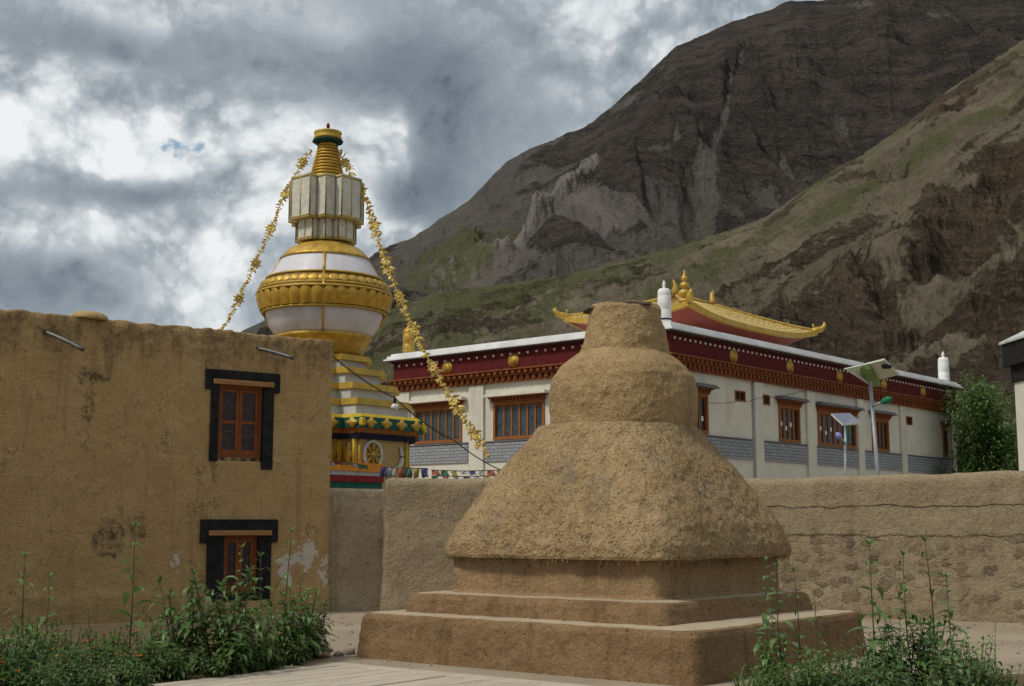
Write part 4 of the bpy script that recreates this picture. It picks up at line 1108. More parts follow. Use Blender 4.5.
# harmika: two stepped boxes of framed white panels
for nm, y0, y1, r in (('harmika', 183, 223, 34.0), ('harmika_neck', 223.2, 243, 27.5)):
    pl = poly20(gm((y0 + y1) / 2, r), .376)
    z0, z1 = gz(y1), gz(y0)
    h = MB().prism(pl, z0, z1).build(nm, M['harmika_white'], gs)
    fr = MB()
    for a, b, d, nrm, L in faces_of(pl):
        n = 2 if L > gm(200, 18) else 1
        for k in range(n + 1):
            p = a + d * L * k / n
            fr.tube([(p.x, p.y, z0 - .02), (p.x, p.y, z1 + .02)], .024, 6)
        for z in (z0 + .02, z1 - .02):
            fr.tube([(a.x, a.y, z), (b.x, b.y, z)], .032, 6)
    fr.build('gilt_frame', M['frame_gold'], h)
    for za, zb in ((z1 - .005, z1 + .03), (z0 - .03, z0 + .005)):
        MB().prism(poly20(gm((y0 + y1) / 2, r + .5), .376), za, zb).build('gilt_plate', M['frame_gold'], h)
# spire of rings
prof = []
for k in range(12):
    t = k / 11; r = 17.4 - 8.8 * t; y = 181.5 - 36 * t
    prof += [(r * .76, y + 1.2), (r * .84, y + 1.0), (r * 1.02, y + .3), (r * 1.02, y - 1.0), (r * .76, y - 1.6)]
spire = glathe('spire', prof, M['gold'], n=40)
for s_ in (0, 1):
    q = R(45) + math.pi * s_
    MB().tube([(gm(181, 17) * math.cos(q), gm(181, 17) * math.sin(q), gz(182)), (gm(146, 8.8) * math.cos(q), gm(146, 8.8) * math.sin(q), gz(145))], .03, 6).build('spire_strip', M['gold_paint'], spire)
par = glathe('parasol', [(9, 141.5), (13.2, 140), (14.2, 139), (13.4, 137.5), (13.2, 134.6), (14, 133.6), (13.6, 132.4), (5, 131.8)], M['gold_paint'], n=40)
glathe('parasol_fringe', [(9, 143.8), (13.4, 143.4), (15.3, 142.2), (15, 141), (11, 140.4)], M['dark_green'], par, 40, lambda q, i: .04 * math.sin(q * 12) if i in (1, 2) else 0)
glathe('finial', [(1.2, 132), (1.4, 130), (.8, 129), (1.6, 127.5), (2.0, 126), (1.2, 124), (.3, 122.5)], M['red_paint'], n=14)

# garlands
def garland(wide, pts, n_med, label):
    """a chain of gilt medallions and leaf sprays hung along a wire"""
    P = [Vector(p) for p in pts]
    root = empty('garland', P[0]); tag(root, label, 'garland', 'gilt garlands hung from the spire')
    cum = [0]
    for a, b in zip(P[:-1], P[1:]): cum.append(cum[-1] + (b - a).length)
    def pos(s):
        for i in range(len(P) - 1):
            if s <= cum[i + 1] + 1e-6:
                t = (s - cum[i]) / (cum[i + 1] - cum[i]); return P[i].lerp(P[i + 1], t), (P[i + 1] - P[i]).normalized()
        return P[-1], (P[-1] - P[-2]).normalized()
    L = cum[-1]; O = P[0]
    off = Vector((0, 0, .10))
    MB().tube([p - O for p in P], .012, 5).build('wire', M['dark_metal'], root)
    view = Vector((0, -1, 0))
    def flat(pc, t):      # a frame hanging flat from the wire
        x = t; n_ = (view - t * view.dot(t)).normalized(); y = n_.cross(x)
        m = Matrix(((x.x, y.x, n_.x, 0), (x.y, y.y, n_.y, 0), (x.z, y.z, n_.z, 0), (0, 0, 0, 1)))
        return Matrix.Translation(pc - O) @ m
    sp = L / n_med
    for k in range(n_med):
        s = sp * (k + .4)
        p, t = pos(s); Mx = flat(p, t) @ Matrix.Rotation(random.uniform(-.5, .5), 4, 'X') @ Matrix.Rotation(random.uniform(-.3, .3), 4, 'Y')
        md = MB()
        md.lathe([(.001, -.02), (.11, -.02), (.12, 0), (.11, .02), (.085, .022), (.075, .008), (.05, .012), (.03, .03), (.001, .035)], 18, Mx)
        for q in range(8):
            a = q * math.pi / 4
            md.lathe([(.001, -.012), (.026, -.008), (.026, .008), (.001, .012)], 6, Mx @ Matrix.Translation((.138 * math.cos(a), .138 * math.sin(a), 0)))
        md.build('medallion', M['garland_gold'], root)
        lf = MB(); rr = random.Random(k + int(P[-1].x * 10))
        for j in range(11):
            fr_j = -.40 + .88 * j / 10
            if abs(fr_j) < .11: fr_j = .13 if fr_j >= 0 else -.13
            sj = s + sp * fr_j; pj, tj = pos(max(0.02, min(sj, L)))
            amp = 1 - abs(fr_j) / .55
            for side in (-1, 1):
                Mj = flat(pj, tj) @ Matrix.Rotation(side * R(52 + rr.uniform(-22, 22)) + (math.pi if rr.random() < .3 else 0), 4, 'Z') @ Matrix.Rotation(rr.uniform(-.9, .9), 4, 'X')
                l_ = wide * (.08 + .10 * amp) * rr.uniform(.6, 1.15); w_ = wide * (.018 + .015 * amp)
                vs = [(0, 0, 0), (l_ * .35, w_, .012), (l_ * .35, -w_, .012), (l_ * .7, w_ * .75, .015), (l_ * .7, -w_ * .75, .015), (l_, 0, -.01)]
                vs += [(x, y, z - .012) for x, y, z in vs]
                fs = [(0, 2, 1), (1, 2, 4, 3), (3, 4, 5), (6, 7, 8), (7, 9, 10, 8), (9, 11, 10), (0, 1, 7, 6), (2, 0, 6, 8), (1, 3, 9, 7), (4, 2, 8, 10), (3, 5, 11, 9), (5, 4, 10, 11)]
                lf.add(vs, fs, False, Mj)
        cs = [pos(max(0.0, min(L, s + sp * (-.42 + .96 * q / 8))))[0] - O for q in range(9)]
        lf.tube(cs, .016, 5)
        pj, tj = pos(min(s + sp * .53, L))
        lf.lathe([(.001, -.03), (.05, -.01), (.05, .01), (.001, .03)], 10, flat(pj, tj))
        lf.build('leaf_spray', M['garland_gold'], root)
    return root
def chain_pts(px):
    out = []
    for x, y, Y in px: out.append(at(x, y, Y))
    # smooth
    res = []
    for i in range(len(out) - 1):
        for t in (0, .25, .5, .75):
            p0, p1, p2, p3 = out[max(i - 1, 0)], out[i], out[i + 1], out[min(i + 2, len(out) - 1)]
            res.append(.5 * ((2 * p1) + (p2 - p0) * t + (2 * p0 - 5 * p1 + 4 * p2 - p3) * t * t + (3 * p1 - p0 - 3 * p2 + p3) * t ** 3))
    res.append(out[-1]); return res
garland(1.0, chain_pts([(312, 150, 36), (302, 163, 35.9), (282, 201, 35.6), (266, 240, 35.3), (248, 280, 35.0), (229, 318, 34.7), (205, 362, 34.4), (175, 420, 34.0), (150, 470, 33.6)]), 9, 'gilt garland falling to the left behind the mud house')
garland(1.45, chain_pts([(338, 150, 36), (347, 167, 35.9), (367, 204, 35.6), (380, 244, 35.3), (394, 284, 35.0), (411, 324, 34.7), (432, 366, 34.4), (458, 408, 34.1), (490, 458, 33.8)]), 9, 'gilt garland falling to the right across the white monastery')

# ------------------------------------------------------------------ monastery hall
A_MON = R(49.75)
mon = empty('monastery_hall', (5.465, 45, 0), A_MON)
tag(mon, 'large whitewashed monastery hall with maroon frieze and gilt hipped roof', 'monastery')
LX, LY = 25.4, 13.35
# local: right facade is the plane y=0 (outward -y), left facade the plane x=0 (outward -x)
def mbox(name, mt, *b): return MB().box(*b).build(name, M[mt], mon)
RWIN = [(1.47, 2.48), (7.71, 9.42), (10.97, 14.45), (16.05, 17.78), (23.96, 24.58)]
LWIN = [(5.55, 8.08), (9.74, 12.36)]
VENT = [(4.42, 5.20), (6.28, 7.05), (19.45, 20.45)]
Z_S, Z_T = 4.84, 6.28
def facade(breaks, length, vents):
    """wall sheet in (s, z) with openings, thickness .3"""
    ss = sorted(set([0.0, length] + [v for w in breaks for v in w] + [v for w in vents for v in w])); zs = [-.1, Z_S, 6.20, Z_T, 6.60, 7.05]
    cells = []
    for a, b in zip(ss[:-1], ss[1:]):
        for c, d in zip(zs[:-1], zs[1:]):
            m = (a + b) / 2
            if any(p < m < q for p, q in breaks) and Z_S - .01 < (c + d) / 2 < Z_T: continue
            if any(p < m < q for p, q in vents) and 6.20 < (c + d) / 2 < 6.60: continue
            cells.append((a, b, c, d))
    return cells
wl = MB()
def wallquads(mb, cells, f, th):
    for a, b, c, d in cells:
        mb.add([f(a, 0, c), f(b, 0, c), f(b, 0, d), f(a, 0, d)], [(0, 1, 2, 3)])
fr_ = lambda s, o, z: (s, o, z)
fl_ = lambda s, o, z: (o, s, z)
wallquads(wl, facade(RWIN, LX, VENT), fr_, .3)
wallquads(wl, [(a, b, c, d) for a, b, c, d in facade(LWIN, LY, [])], fl_, .3)
wl.add([(LX, 0, -.1), (LX, LY, -.1), (LX, LY, 7.05), (LX, 0, 7.05)], [(0, 1, 2, 3)]).add([(0, LY, -.1), (LX, LY, -.1), (LX, LY, 7.05), (0, LY, 7.05)], [(0, 1, 2, 3)])
wl.build('wall', M['white_wall'], mon)
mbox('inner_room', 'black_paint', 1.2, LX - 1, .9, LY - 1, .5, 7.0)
# pilasters
for (a, b) in ((-.12, .55), (5.75, 6.35), (9.95, 10.65), (14.55, 15.1), (18.98, 19.55), (24.92, LX + .02)):
    mbox('pilaster', 'white_wall', a, b, -.10, -.002, -.1, 7.02)
for (a, b) in ((.0, .6), (4.4, 5.1), (8.55, 9.3), (12.62, LY + .02)):
    mbox('pilaster', 'white_wall', -.10, -.002, a, b, -.1, 7.02)
for s in (5.68,): MB().tube([(s, -.04, 0), (s, -.04, 7.0)], .022, 8).build('rain_pipe', M['steel'], mon)
# slate block panels
for (a, b) in ((.62, 5.55), (6.42, 9.9), (10.72, 14.5), (15.14, 18.93), (19.6, 24.88)):
    mbox('stone_panel', 'brick', a, b, -.055, -.003, 4.03, 4.77)
    mbox('panel_shelf', 'slate_grey', a - .02, b + .02, -.09, -.004, 4.772, 4.81)
for (a, b) in ((5.15, 8.5), (9.4, 12.58)):
    mbox('stone_panel', 'brick', -.055, -.003, a, b, 4.03, 4.77)
    mbox('panel_shelf', 'slate_grey', -.09, -.004, a - .02, b + .02, 4.772, 4.81)

def hall_window(a, b, f, nl, glassm, hood, tq=False):
    """f maps (along, outward, z) to local coordinates"""
    def bx(mb, s0, s1, o0, o1, z0, z1):
        p, q = f(s0, o0, z0), f(s1, o1, z1)
        mb.box(min(p[0], q[0]), max(p[0], q[0]), min(p[1], q[1]), max(p[1], q[1]), z0, z1)
    w = MB(); t = .10
    bx(w, a, a + t, -.05, .12, Z_S, Z_T); bx(w, b - t, b, -.05, .12, Z_S, Z_T); bx(w, a + t, b - t, -.05, .12, Z_T - .11, Z_T); bx(w, a + t, b - t, -.05, .12, Z_S, Z_S + .12)
    W = (b - a - 2 * t) / nl
    for k in range(1, nl):
        c = a + t + W * k; bx(w, c - .04, c + .04, .02, .058, Z_S + .12, Z_T - .11)
    # shouldered heads of the lights
    for k in range(nl):
        x0, x1 = a + t + W * k + .05 * (k > 0), a + t + W * (k + 1) - .05 * (k < nl - 1)
        n = 6; m = (x0 + x1) / 2; hw = (x1 - x0) / 2
        for i in range(n):
            u0, u1 = -1 + 2 * i / n, -1 + 2 * (i + 1) / n
            dz = .10 * (abs((u0 + u1) / 2) ** 2) + .02
            bx(w, m + u0 * hw, m + u1 * hw, .03, .056, Z_T - .11 - dz, Z_T - .11)
    win = w.build('window', M['wood'], mon)
    g = MB(); bx(g, a + t, b - t, .055, .06, Z_S + .12, Z_T - .11); g.build('pane', glassm, win)
    # bracketed head and hood
    hd = MB(); over = .22
    bx(hd, a - .05, b + .05, -.10, -.002, Z_T + .002, Z_T + .07)
    nb = max(4, int((b - a) / .16))
    for k in range(nb):
        x = a - .08 + (b - a + .16) * (k + .25) / nb
        bx(hd, x, x + (b - a) / nb * .5, -.16, -.003, Z_T + .072, Z_T + .15)
    bx(hd, a - .14, b + .14, -.20, -.004, Z_T + .152, Z_T + .205)
    hd.build('bracket_head', M['wood_red'], win)
    h = MB(); bx(h, a - .28, b + .28, -.36, -.005, Z_T + .207, Z_T + .27); bx(h, a - .22, b + .22, -.30, -.005, Z_T + .272, Z_T + .33)
    h.build('hood', hood, win)
    # white prayer papers at the glass
    return win
for i, (a, b) in enumerate(RWIN):
    nl = (2, 4, 7, 4, 1)[i]
    w = hall_window(a, b, fr_, nl, M['pane'], M['slate_grey'])
    if i in (0, 1, 2):
        W = (b - a - .2) / nl
        for k in range(min(nl, 3 if i < 2 else 4)):
            x = a + .1 + W * (k + .5); z = Z_S + .55 + (.16 if k % 2 == 0 else 0)
            MB().cbox(x - .07, x + .07, .03, .052, z - .09, z + .09, .01).build('pale_reflector', M['lime'], w)
    if i == 2: MB().box(b - .75, b - .3, .045, .053, Z_S + .2, Z_S + 1.0).build('curtain', M['turquoise'], w)
for (a, b) in LWIN: hall_window(a, b, fl_, 6, M['pane_blue'], M['white_wall'])
for (a, b) in VENT:
    v = MB(); v.box(a, a + .07, -.02, .1, 6.20, 6.60).box(b - .07, b, -.02, .1, 6.20, 6.60).box(a + .07, b - .07, -.02, .1, 6.54, 6.60).box(a + .07, b - .07, -.02, .1, 6.20, 6.26)
    v.box((a + b) / 2 - .025, (a + b) / 2 + .025, .01, .09, 6.26, 6.54)
    vo = v.build('vent', M['wood_red'], mon)
    MB().box(a + .07, b - .07, .06, .065, 6.26, 6.54).build('vent_shade', M['black_paint'], vo)  # black sheet standing for the darkness inside the vent
# cornice of brackets, maroon frieze, coping: rings round the building
def ring(mb, o, z0, z1):
    x0, x1, y0, y1 = -o, LX + o, -o, LY + o; t = .6
    mb.box(x0, x1, y0, y0 + t, z0, z1).box(x0, x1, y1 - t, y1, z0, z1).box(x0, x0 + t, y0 + t, y1 - t, z0, z1).box(x1 - t, x1, y0 + t, y1 - t, z0, z1)
rg_ = MB(); ring(rg_, .16, 7.04, 7.10); ring(rg_, .26, 7.27, 7.33); ring(rg_, .40, 7.46, 7.515); rg_.build('cornice', M['cornice'], mon)
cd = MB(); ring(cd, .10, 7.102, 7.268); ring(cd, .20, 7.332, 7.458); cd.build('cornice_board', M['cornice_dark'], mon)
def dentils(o, z0, z1, pitch, w, d):
    den = MB()
    n = int(LX / pitch)
    for k in range(n): s = LX * (k + .5) / n; den.box(s - w / 2, s + w / 2, -o - d, -o - .001, z0, z1)
    n = int(LY / pitch)
    for k in range(n): s = LY * (k + .5) / n; den.box(-o - d, -o - .001, s - w / 2, s + w / 2, z0, z1)
    tag(den.build('cornice_brackets', M['cornice'], mon), kind='stuff')
dentils(.10, 7.103, 7.267, .30, .16, .12); dentils(.20, 7.333, 7.457, .30, .16, .16)
fz_ = MB(); ring(fz_, .14, 7.517, 8.22); fz_.build('frieze', M['frieze_red'], mon)
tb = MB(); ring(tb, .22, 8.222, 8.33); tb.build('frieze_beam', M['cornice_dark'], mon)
cp_ = MB()
x0, x1, y0, y1 = -.42, LX + .42, -.42, LY + .42
ring(cp_, .44, 8.332, 8.40); ring(cp_, .34, 8.402, 8.52); ring(cp_, .22, 8.522, 8.62); cp_.build('coping', M['coping'], mon)
uc = MB(); ring(uc, .40, 8.30, 8.331); uc.build('coping_board', M['slate_grey'], mon)
mbox('flat_roof', 'lime', .4, LX - .4, .4, LY - .4, 8.05, 8.15)
# white studs under the beam (more of them than anyone would part: one mesh)
sd_ = MB()
n = 76
for k in range(n):
    s = LX * (k + .5) / n
    sd_.lathe([(.055, 0), (.05, .03), (.025, .05), (.001, .055)], 8, Matrix.Translation((s, -.14, 8.10)) @ Matrix.Rotation(math.pi / 2, 4, 'X'))
n = 31
for k in range(n):
    s = LY * (k + .5) / n
    sd_.lathe([(.055, 0), (.05, .03), (.025, .05), (.001, .055)], 8, Matrix.Translation((-.14, s, 8.10)) @ Matrix.Rotation(-math.pi / 2, 4, 'Y'))
tag(sd_.build('white_studs', M['lime'], mon), kind='stuff')
for s in (4.15, 8.48, 12.82, 17.18, 21.5):
    mb = MB(); disc_on(mb, Vector((s, -.14)), Vector((0, -1)), Vector((1, 0)), 7.84, .27, .27, .03, 28); disc_on(mb, Vector((s, -.176)), Vector((0, -1)), Vector((1, 0)), 7.84, .16, .16, .02, 20, 8); mb.build('gilt_disc', M['gold'], mon)
for s in (3.5, 6.96, 10.42):
    mb = MB(); disc_on(mb, Vector((-.14, s)), Vector((-1, 0)), Vector((0, 1)), 7.84, .27, .27, .03, 28); disc_on(mb, Vector((-.176, s)), Vector((-1, 0)), Vector((0, 1)), 7.84, .16, .16, .02, 20, 8); mb.build('gilt_disc', M['gold'], mon)
# victory banners on the corners
def banner(x, y, z, h, r, mt, band):
    Mx = Matrix.Translation((x, y, z))
    b = MB().lathe([(r * .95, 0), (r, h * .02), (r, h * .30), (r * .97, h * .31), (r * .97, h * .33), (r, h * .34), (r * .98, h * .62), (r * .95, h * .63), (r * .95, h * .65), (r * .97, h * .66), (r * .92, h * .76), (r * .72, h * .80), (r * .2, h * .815), (r * .22, h * .87), (r * .32, h * .90), (r * .2, h * .94), (r * .05, h)], 24, Mx)
    o = b.build('victory_banner', M[mt], mon)
    MB().lathe([(r * .98, h * .07), (r * 1.03, h * .075), (r * 1.03, h * .11), (r * .98, h * .115)], 24, Mx).build('banner_band', M[band], o)
banner(.12, .22, 8.62, 1.55, .24, 'lime', 'navy')
banner(LX - .35, .22, 8.62, 1.55, .27, 'lime', 'lime')
banner(.25, LY - .35, 8.62, 1.35, .25, 'gold', 'gold_paint')
# clerestory and gilt hipped roof with turned-up eaves
RX0, RX1, RY0, RY1, ZE = 4.75, 15.4, 2.13, 8.36, 9.80
mbox('clerestory', 'roof_red', RX0 + 1.2, RX1 - 1.2, RY0 + 1.2, RY1 - 1.2, 8.0, ZE + .1)
def roof():
    nu, nv = 57, 17
    ridge_x0, ridge_x1, cy, zr = RX0 + 3.9, RX1 - 3.9, (RY0 + RY1) / 2, ZE + 1.50
    def eave(cx, cy_):   # lift near a corner
        dx = min(cx - RX0, RX1 - cx); dy = min(cy_ - RY0, RY1 - cy_)
        return .44 * math.exp(-((dx + dy) / 1.7) ** 1.3)
    mb = MB()
    def sheet(e0, e1, r0, r1, rib):
        Vv = []
        for j in range(nv):
            t = j / (nv - 1)
            for i in range(nu):
                s = i / (nu - 1)
                ex, ey = e0[0] + (e1[0] - e0[0]) * s, e0[1] + (e1[1] - e0[1]) * s
                rx, ry = r0[0] + (r1[0] - r0[0]) * s, r0[1] + (r1[1] - r0[1]) * s
                ze = ZE + eave(ex, ey)
                z = ze + (zr - ze) * (t ** 1.25)
                Vv.append((ex + (rx - ex) * t, ey + (ry - ey) * t, z + (.065 if (i % 2 == 0 and 0 < i < nu - 1) else 0)))
        fs = [(j * nu + i, j * nu + i + 1, (j + 1) * nu + i + 1, (j + 1) * nu + i) for j in range(nv - 1) for i in range(nu - 1)]
        mb.add(Vv, fs, False)
    c = [(RX0, RY0), (RX1, RY0), (RX1, RY1), (RX0, RY1)]; a, b = (ridge_x0, cy), (ridge_x1, cy)
    sheet(c[0], c[1], a, b, 0); sheet(c[1], c[2], b, b, 0); sheet(c[2], c[3], b, a, 0); sheet(c[3], c[0], a, a, 0)
    rf = mb.build('gilt_roof', M['gold_roof'], mon)
    # gilt fascia along the eaves, thick
    fa = MB(); so = MB()
    for k in range(4):
        p, q = c[k], c[(k + 1) % 4]; n = 40; vs = []; vs2 = []
        d = Vector((q[0] - p[0], q[1] - p[1])).normalized(); nr = Vector((d.y, -d.x))
        for i in range(n + 1):
            s = i / n; x, y = p[0] + (q[0] - p[0]) * s, p[1] + (q[1] - p[1]) * s; z = ZE + eave(x, y)
            for o_, zz in ((.03, .05), (.03, -.15), (-.10, -.18), (-.12, .02)): vs.append((x + nr.x * o_, y + nr.y * o_, z + zz))
            ix = min(max(x, RX0 + 1.25), RX1 - 1.25); iy = min(max(y, RY0 + 1.25), RY1 - 1.25)
            vs2 += [(x - nr.x * .11, y - nr.y * .11, z - .15), (ix, iy, ZE - .30)]
        fs = []
        for i in range(n):
            for j in range(4):
                a0, a1 = i * 4 + j, i * 4 + (j + 1) % 4; fs.append((a0, a0 + 4, a1 + 4, a1))
        fa.add(vs, fs, False)
        so.add(vs2, [(i * 2, i * 2 + 1, i * 2 + 3, i * 2 + 2) for i in range(n)], True)
    fa.build('fascia', M['gold_paint'], rf); so.build('soffit', M['roof_red'], rf)
    # ridges and hips
    hp = MB(); hp.tube([(a[0] - .1, cy, zr + .05), (b[0] + .1, cy, zr + .05)], .11, 8)
    for (cx, cy_), top in zip(c, (a, b, b, a)):
        pts = []
        for j in range(12):
            t = j / 11; ze = ZE + eave(cx, cy_); pts.append((cx + (top[0] - cx) * t, cy_ + (top[1] - cy_) * t, ze + (zr - ze) * t ** 1.25 + .05))
        hp.tube(pts, .09, 8)
    hp.build('ridge', M['gold'], rf)
    # turned up corner beasts
    for (cx, cy_) in c:
        sx, sy = (-1 if cx < 8 else 1), (-1 if cy_ < 5 else 1)
        z = ZE + .44
        t_ = MB().tube([(cx - sx * .25, cy_ - sy * .25, z + .0), (cx, cy_, z + .08), (cx + sx * .18, cy_ + sy * .18, z + .16), (cx + sx * .26, cy_ + sy * .26, z + .34), (cx + sx * .22, cy_ + sy * .22, z + .52)], [.13, .15, .12, .09, .02], 8)
        t_.tube([(cx - sx * .1, cy_ - sy * .1, z + .1), (cx - sx * .12, cy_ - sy * .12, z + .38)], [.08, .02], 6)
        t_.build('corner_ornament', M['gold'], rf)
    for x, s in ((a[0], -1), (b[0], 1)):
        MB().tube([(x, cy, zr), (x + s * .12, cy, zr + .25), (x + s * .05, cy, zr + .5), (x + s * .22, cy, zr + .72)], [.14, .16, .10, .02], 8).build('ridge_ornament', M['gold'], rf)
    return rf
rf = roof()
# tall pinnacle on the roof
def pinnacle(x, y, z, h, r):
    pr = [(.6, 0), (.95, .03), (1, .08), (.55, .13), (.45, .18), (.9, .22), (1, .30), (.85, .37), (.4, .41), (.35, .45), (.75, .48), (.8, .54), (.6, .60), (.28, .63), (.25, .68), (.5, .71), (.5, .77), (.25, .82), (.18, .9), (.04, 1)]
    MB().lathe([(a * r, b * h) for a, b in pr], 18, Matrix.Translation((x, y, z))).build('pinnacle', M['gold'], rf)
pinnacle(RX0 + .55, RY0 + .55, ZE + .50, 1.35, .26)

# ------------------------------------------------------------------ solar street lamps behind the wall
def pole_pts(b, t): return [Vector(b), Vector(b).lerp(Vector(t), .5), Vector(t)]
sl = empty('solar_street_lamp', (8.55, 31, 0))
tag(sl, 'tall solar street lamp with two cream backed panels and a green lamp head', 'street lamp')
def solar_tall():
    b = at(878, 475, 31); t = at(870, 381, 31); o = sl.location
    base = Vector((b.x + .04, 31, 0))
    MB().tube([base - o, b - o, t - o], [.055, .05, .042], 10).build('pole', M['steel'], sl)
    # two wings of panel seen from below
    for side, pts in (('l', [(845, 369, 30.3), (866, 364.5, 30.9), (870, 378, 31.6), (868.5, 384, 31.3)]), ('r', [(866, 364.5, 30.9), (884, 360, 30.3), (898.5, 375, 30.9), (873, 381.5, 31.6)])):
        q = [at(*p) - o for p in pts]
        nrm = (q[1] - q[0]).cross(q[3] - q[0]).normalized()
        if nrm.z < 0: nrm = -nrm
        v = q + [p + nrm * .04 for p in q]
        pn = MB().add(v, [(0, 1, 2, 3), (4, 5, 6, 7), (0, 1, 5, 4), (1, 2, 6, 5), (2, 3, 7, 6), (3, 0, 4, 7)]).build('solar_panel', M['panel_back'], sl)
        v2 = [p + nrm * .042 for p in q] + [p + nrm * .05 for p in q]
        MB().add(v2, [(0, 1, 2, 3), (4, 5, 6, 7), (0, 1, 5, 4), (1, 2, 6, 5), (2, 3, 7, 6), (3, 0, 4, 7)]).build('cells', M['panel_glass'], pn)
        if side == 'r':
            c = q[0] * .12 + q[1] * .55 + q[2] * .33
            MB().lathe([(.10, -.07), (.12, -.05), (.12, 0)], 12, Matrix.Translation(c)).build('junction_box', M['dark_metal'], pn)
    a, c = at(865, 365, 30.85) - o, at(873, 383, 31.55) - o
    sd = Vector((1, 0, 0)) * .13
    MB().add([a - sd, a + sd, c + sd * 1.4, c - sd * .6, a - sd - Vector((0, 0, .1)), a + sd - Vector((0, 0, .1)), c + sd * 1.4 - Vector((0, 0, .1)), c - sd * .6 - Vector((0, 0, .1))],
             [(0, 1, 2, 3), (4, 5, 6, 7), (0, 1, 5, 4), (1, 2, 6, 5), (2, 3, 7, 6), (3, 0, 4, 7)]).build('panel_bracket', M['frame_green'], sl)
    h0, h1 = at(872, 407, 31) - o, at(883, 402, 30.7) - o
    MB().tube([h0, h0.lerp(h1, .5) + Vector((0, 0, .02)), h1], .03, 8).build('lamp_arm', M['steel'], sl)
    d = (h1 - h0).normalized()
    MB().tube([h1 - d * .05, h1 + d * .04, h1 + d * .16, h1 + d * .26], [.04, .08, .09, .04], 12).build('lamp_head', M['lamp_green'], sl)
solar_tall()
ss_ = empty('solar_street_lamp', (at(845, 470, 30).x, 30, 0))
tag(ss_, 'smaller solar lamp with one bluish panel and a blue lamp head', 'street lamp')
def solar_small():
    o = ss_.location
    b, t = at(845, 478, 30), at(845.5, 423, 30)
    MB().tube([Vector((b.x, 30, 0)) - o, b - o, t - o], .03, 10).build('pole', M['steel'], ss_)
    q = [at(831, 413.5, 29.6) - o, at(850, 413, 30.4) - o, at(861.5, 422.5, 30.3) - o, at(842.5, 424, 29.5) - o]
    up = Vector((0, 0, .04))
    q2 = [p - up for p in q]
    pn = MB().add(q2 + [p - Vector((0, 0, .002)) for p in q], [(0, 1, 2, 3), (4, 5, 6, 7), (0, 1, 5, 4), (1, 2, 6, 5), (2, 3, 7, 6), (3, 0, 4, 7)]).build('solar_panel', M['panel_back'], ss_)
    ct = sum(q, Vector()) / 4
    qi = [ct + (p - ct) * .94 for p in q]
    MB().add(qi + [p + Vector((0, 0, .008)) for p in qi], [(0, 1, 2, 3), (4, 5, 6, 7), (0, 1, 5, 4), (1, 2, 6, 5), (2, 3, 7, 6), (3, 0, 4, 7)]).build('cells', M['panel_glass'], pn)
    h0, h1 = at(845, 443, 30) - o, at(839, 436, 29.8) - o
    MB().tube([h0, h1], .025, 8).build('lamp_arm', M['steel'], ss_)
    MB().tube([h1 + Vector((.05, 0, -.06)), h1, h1 + Vector((-.05, 0, .07))], [.05, .075, .04], 10).build('lamp_head', M['lamp_blue'], ss_)
solar_small()

# ------------------------------------------------------------------ white gate tower at the right edge
gt = empty('white_tower', (16.36, 38.9, 0), R(4))
tag(gt, 'white tower with black banded head and pale cap at the right edge', 'tower')
MB().box(-.86, 1.6, -.9, .9, -.1, 5.93).build('shaft', M['white_wall'], gt)
MB().cbox(-.93, 1.7, -.97, .97, 5.932, 6.42, .02).build('black_band', M['black_paint'], gt)
MB().cbox(-1.10, 1.95, -1.12, 1.12, 6.425, 7.13, .02).build('black_head', M['black_paint'], gt)
MB().add([(-1.16, -1.18, 7.133), (2.0, -1.18, 7.133), (2.0, 1.18, 7.133), (-1.16, 1.18, 7.133), (-1.16, -1.18, 7.2), (2.0, -1.18, 7.2), (2.0, 1.18, 7.2), (-1.16, 1.18, 7.2), (-.62, -.7, 7.5), (1.5, -.7, 7.5), (1.5, .7, 7.5), (-.62, .7, 7.5)],
         [(3, 2, 1, 0), (0, 1, 5, 4), (1, 2, 6, 5), (2, 3, 7, 6), (3, 0, 4, 7), (4, 5, 9, 8), (5, 6, 10, 9), (6, 7, 11, 10), (7, 4, 8, 11), (8, 9, 10, 11)]).build('cap', M['terrace_white'], gt)
for (x, z, y) in ((-.90, 6.80, -1.12), (-.35, 6.80, -1.12), (.4, 6.80, -1.12), (-.76, 6.17, -.97), (-.45, 6.17, -.97), (-.1, 6.17, -.97)):
    MB().lathe([(.075, 0), (.068, .03), (.03, .05), (.001, .055)], 12, Matrix.Translation((x, y, z)) @ Matrix.Rotation(math.pi / 2, 4, 'X')).build('white_stud', M['lime'], gt)

# ------------------------------------------------------------------ cables and prayer flags
def cable(name, px, sag, r, label, cat='cable'):
    P = [at(*p) for p in px]; O = P[0]; out = []
    for a, b in zip(P[:-1], P[1:]):
        for i in range(8):
            t = i / 8; p = a.lerp(b, t); p.z -= sag * 4 * t * (1 - t); out.append(p - O)
    out.append(P[-1] - O)
    o = MB().tube(out, r, 6).build(name, M['dark_metal'], None, O)
    tag(o, label, cat); return o
cab = cable('power_cable', [(326, 350, 24.9), (395, 398, 26.5), (455, 441, 27.3), (512, 474, 27.6)], .08, .012, 'black sagging power cable from mud house parapet past the great stupa')
bl = at(395, 399, 26.5)
bulb = empty('hanging_bulb', bl); tag(bulb, 'small white bulb hanging on the black power cable', 'bulb')
MB().lathe([(.03, -.10), (.035, 0), (.02, .03)], 12).build('socket', M['dark_metal'], bulb)
MB().lathe([(.001, -.24), (.06, -.215), (.085, -.17), (.07, -.12), (.032, -.095)], 14).build('glass', M['bulb'], bulb)
cable('wall_wire', [(700, 402, 45.5), (740, 401, 47.6), (758, 398, 48.5), (800, 391.5, 51.5), (834, 389, 54.0)], .06, .011, 'thin dark wire crossing the white right facade of the hall', 'wire')

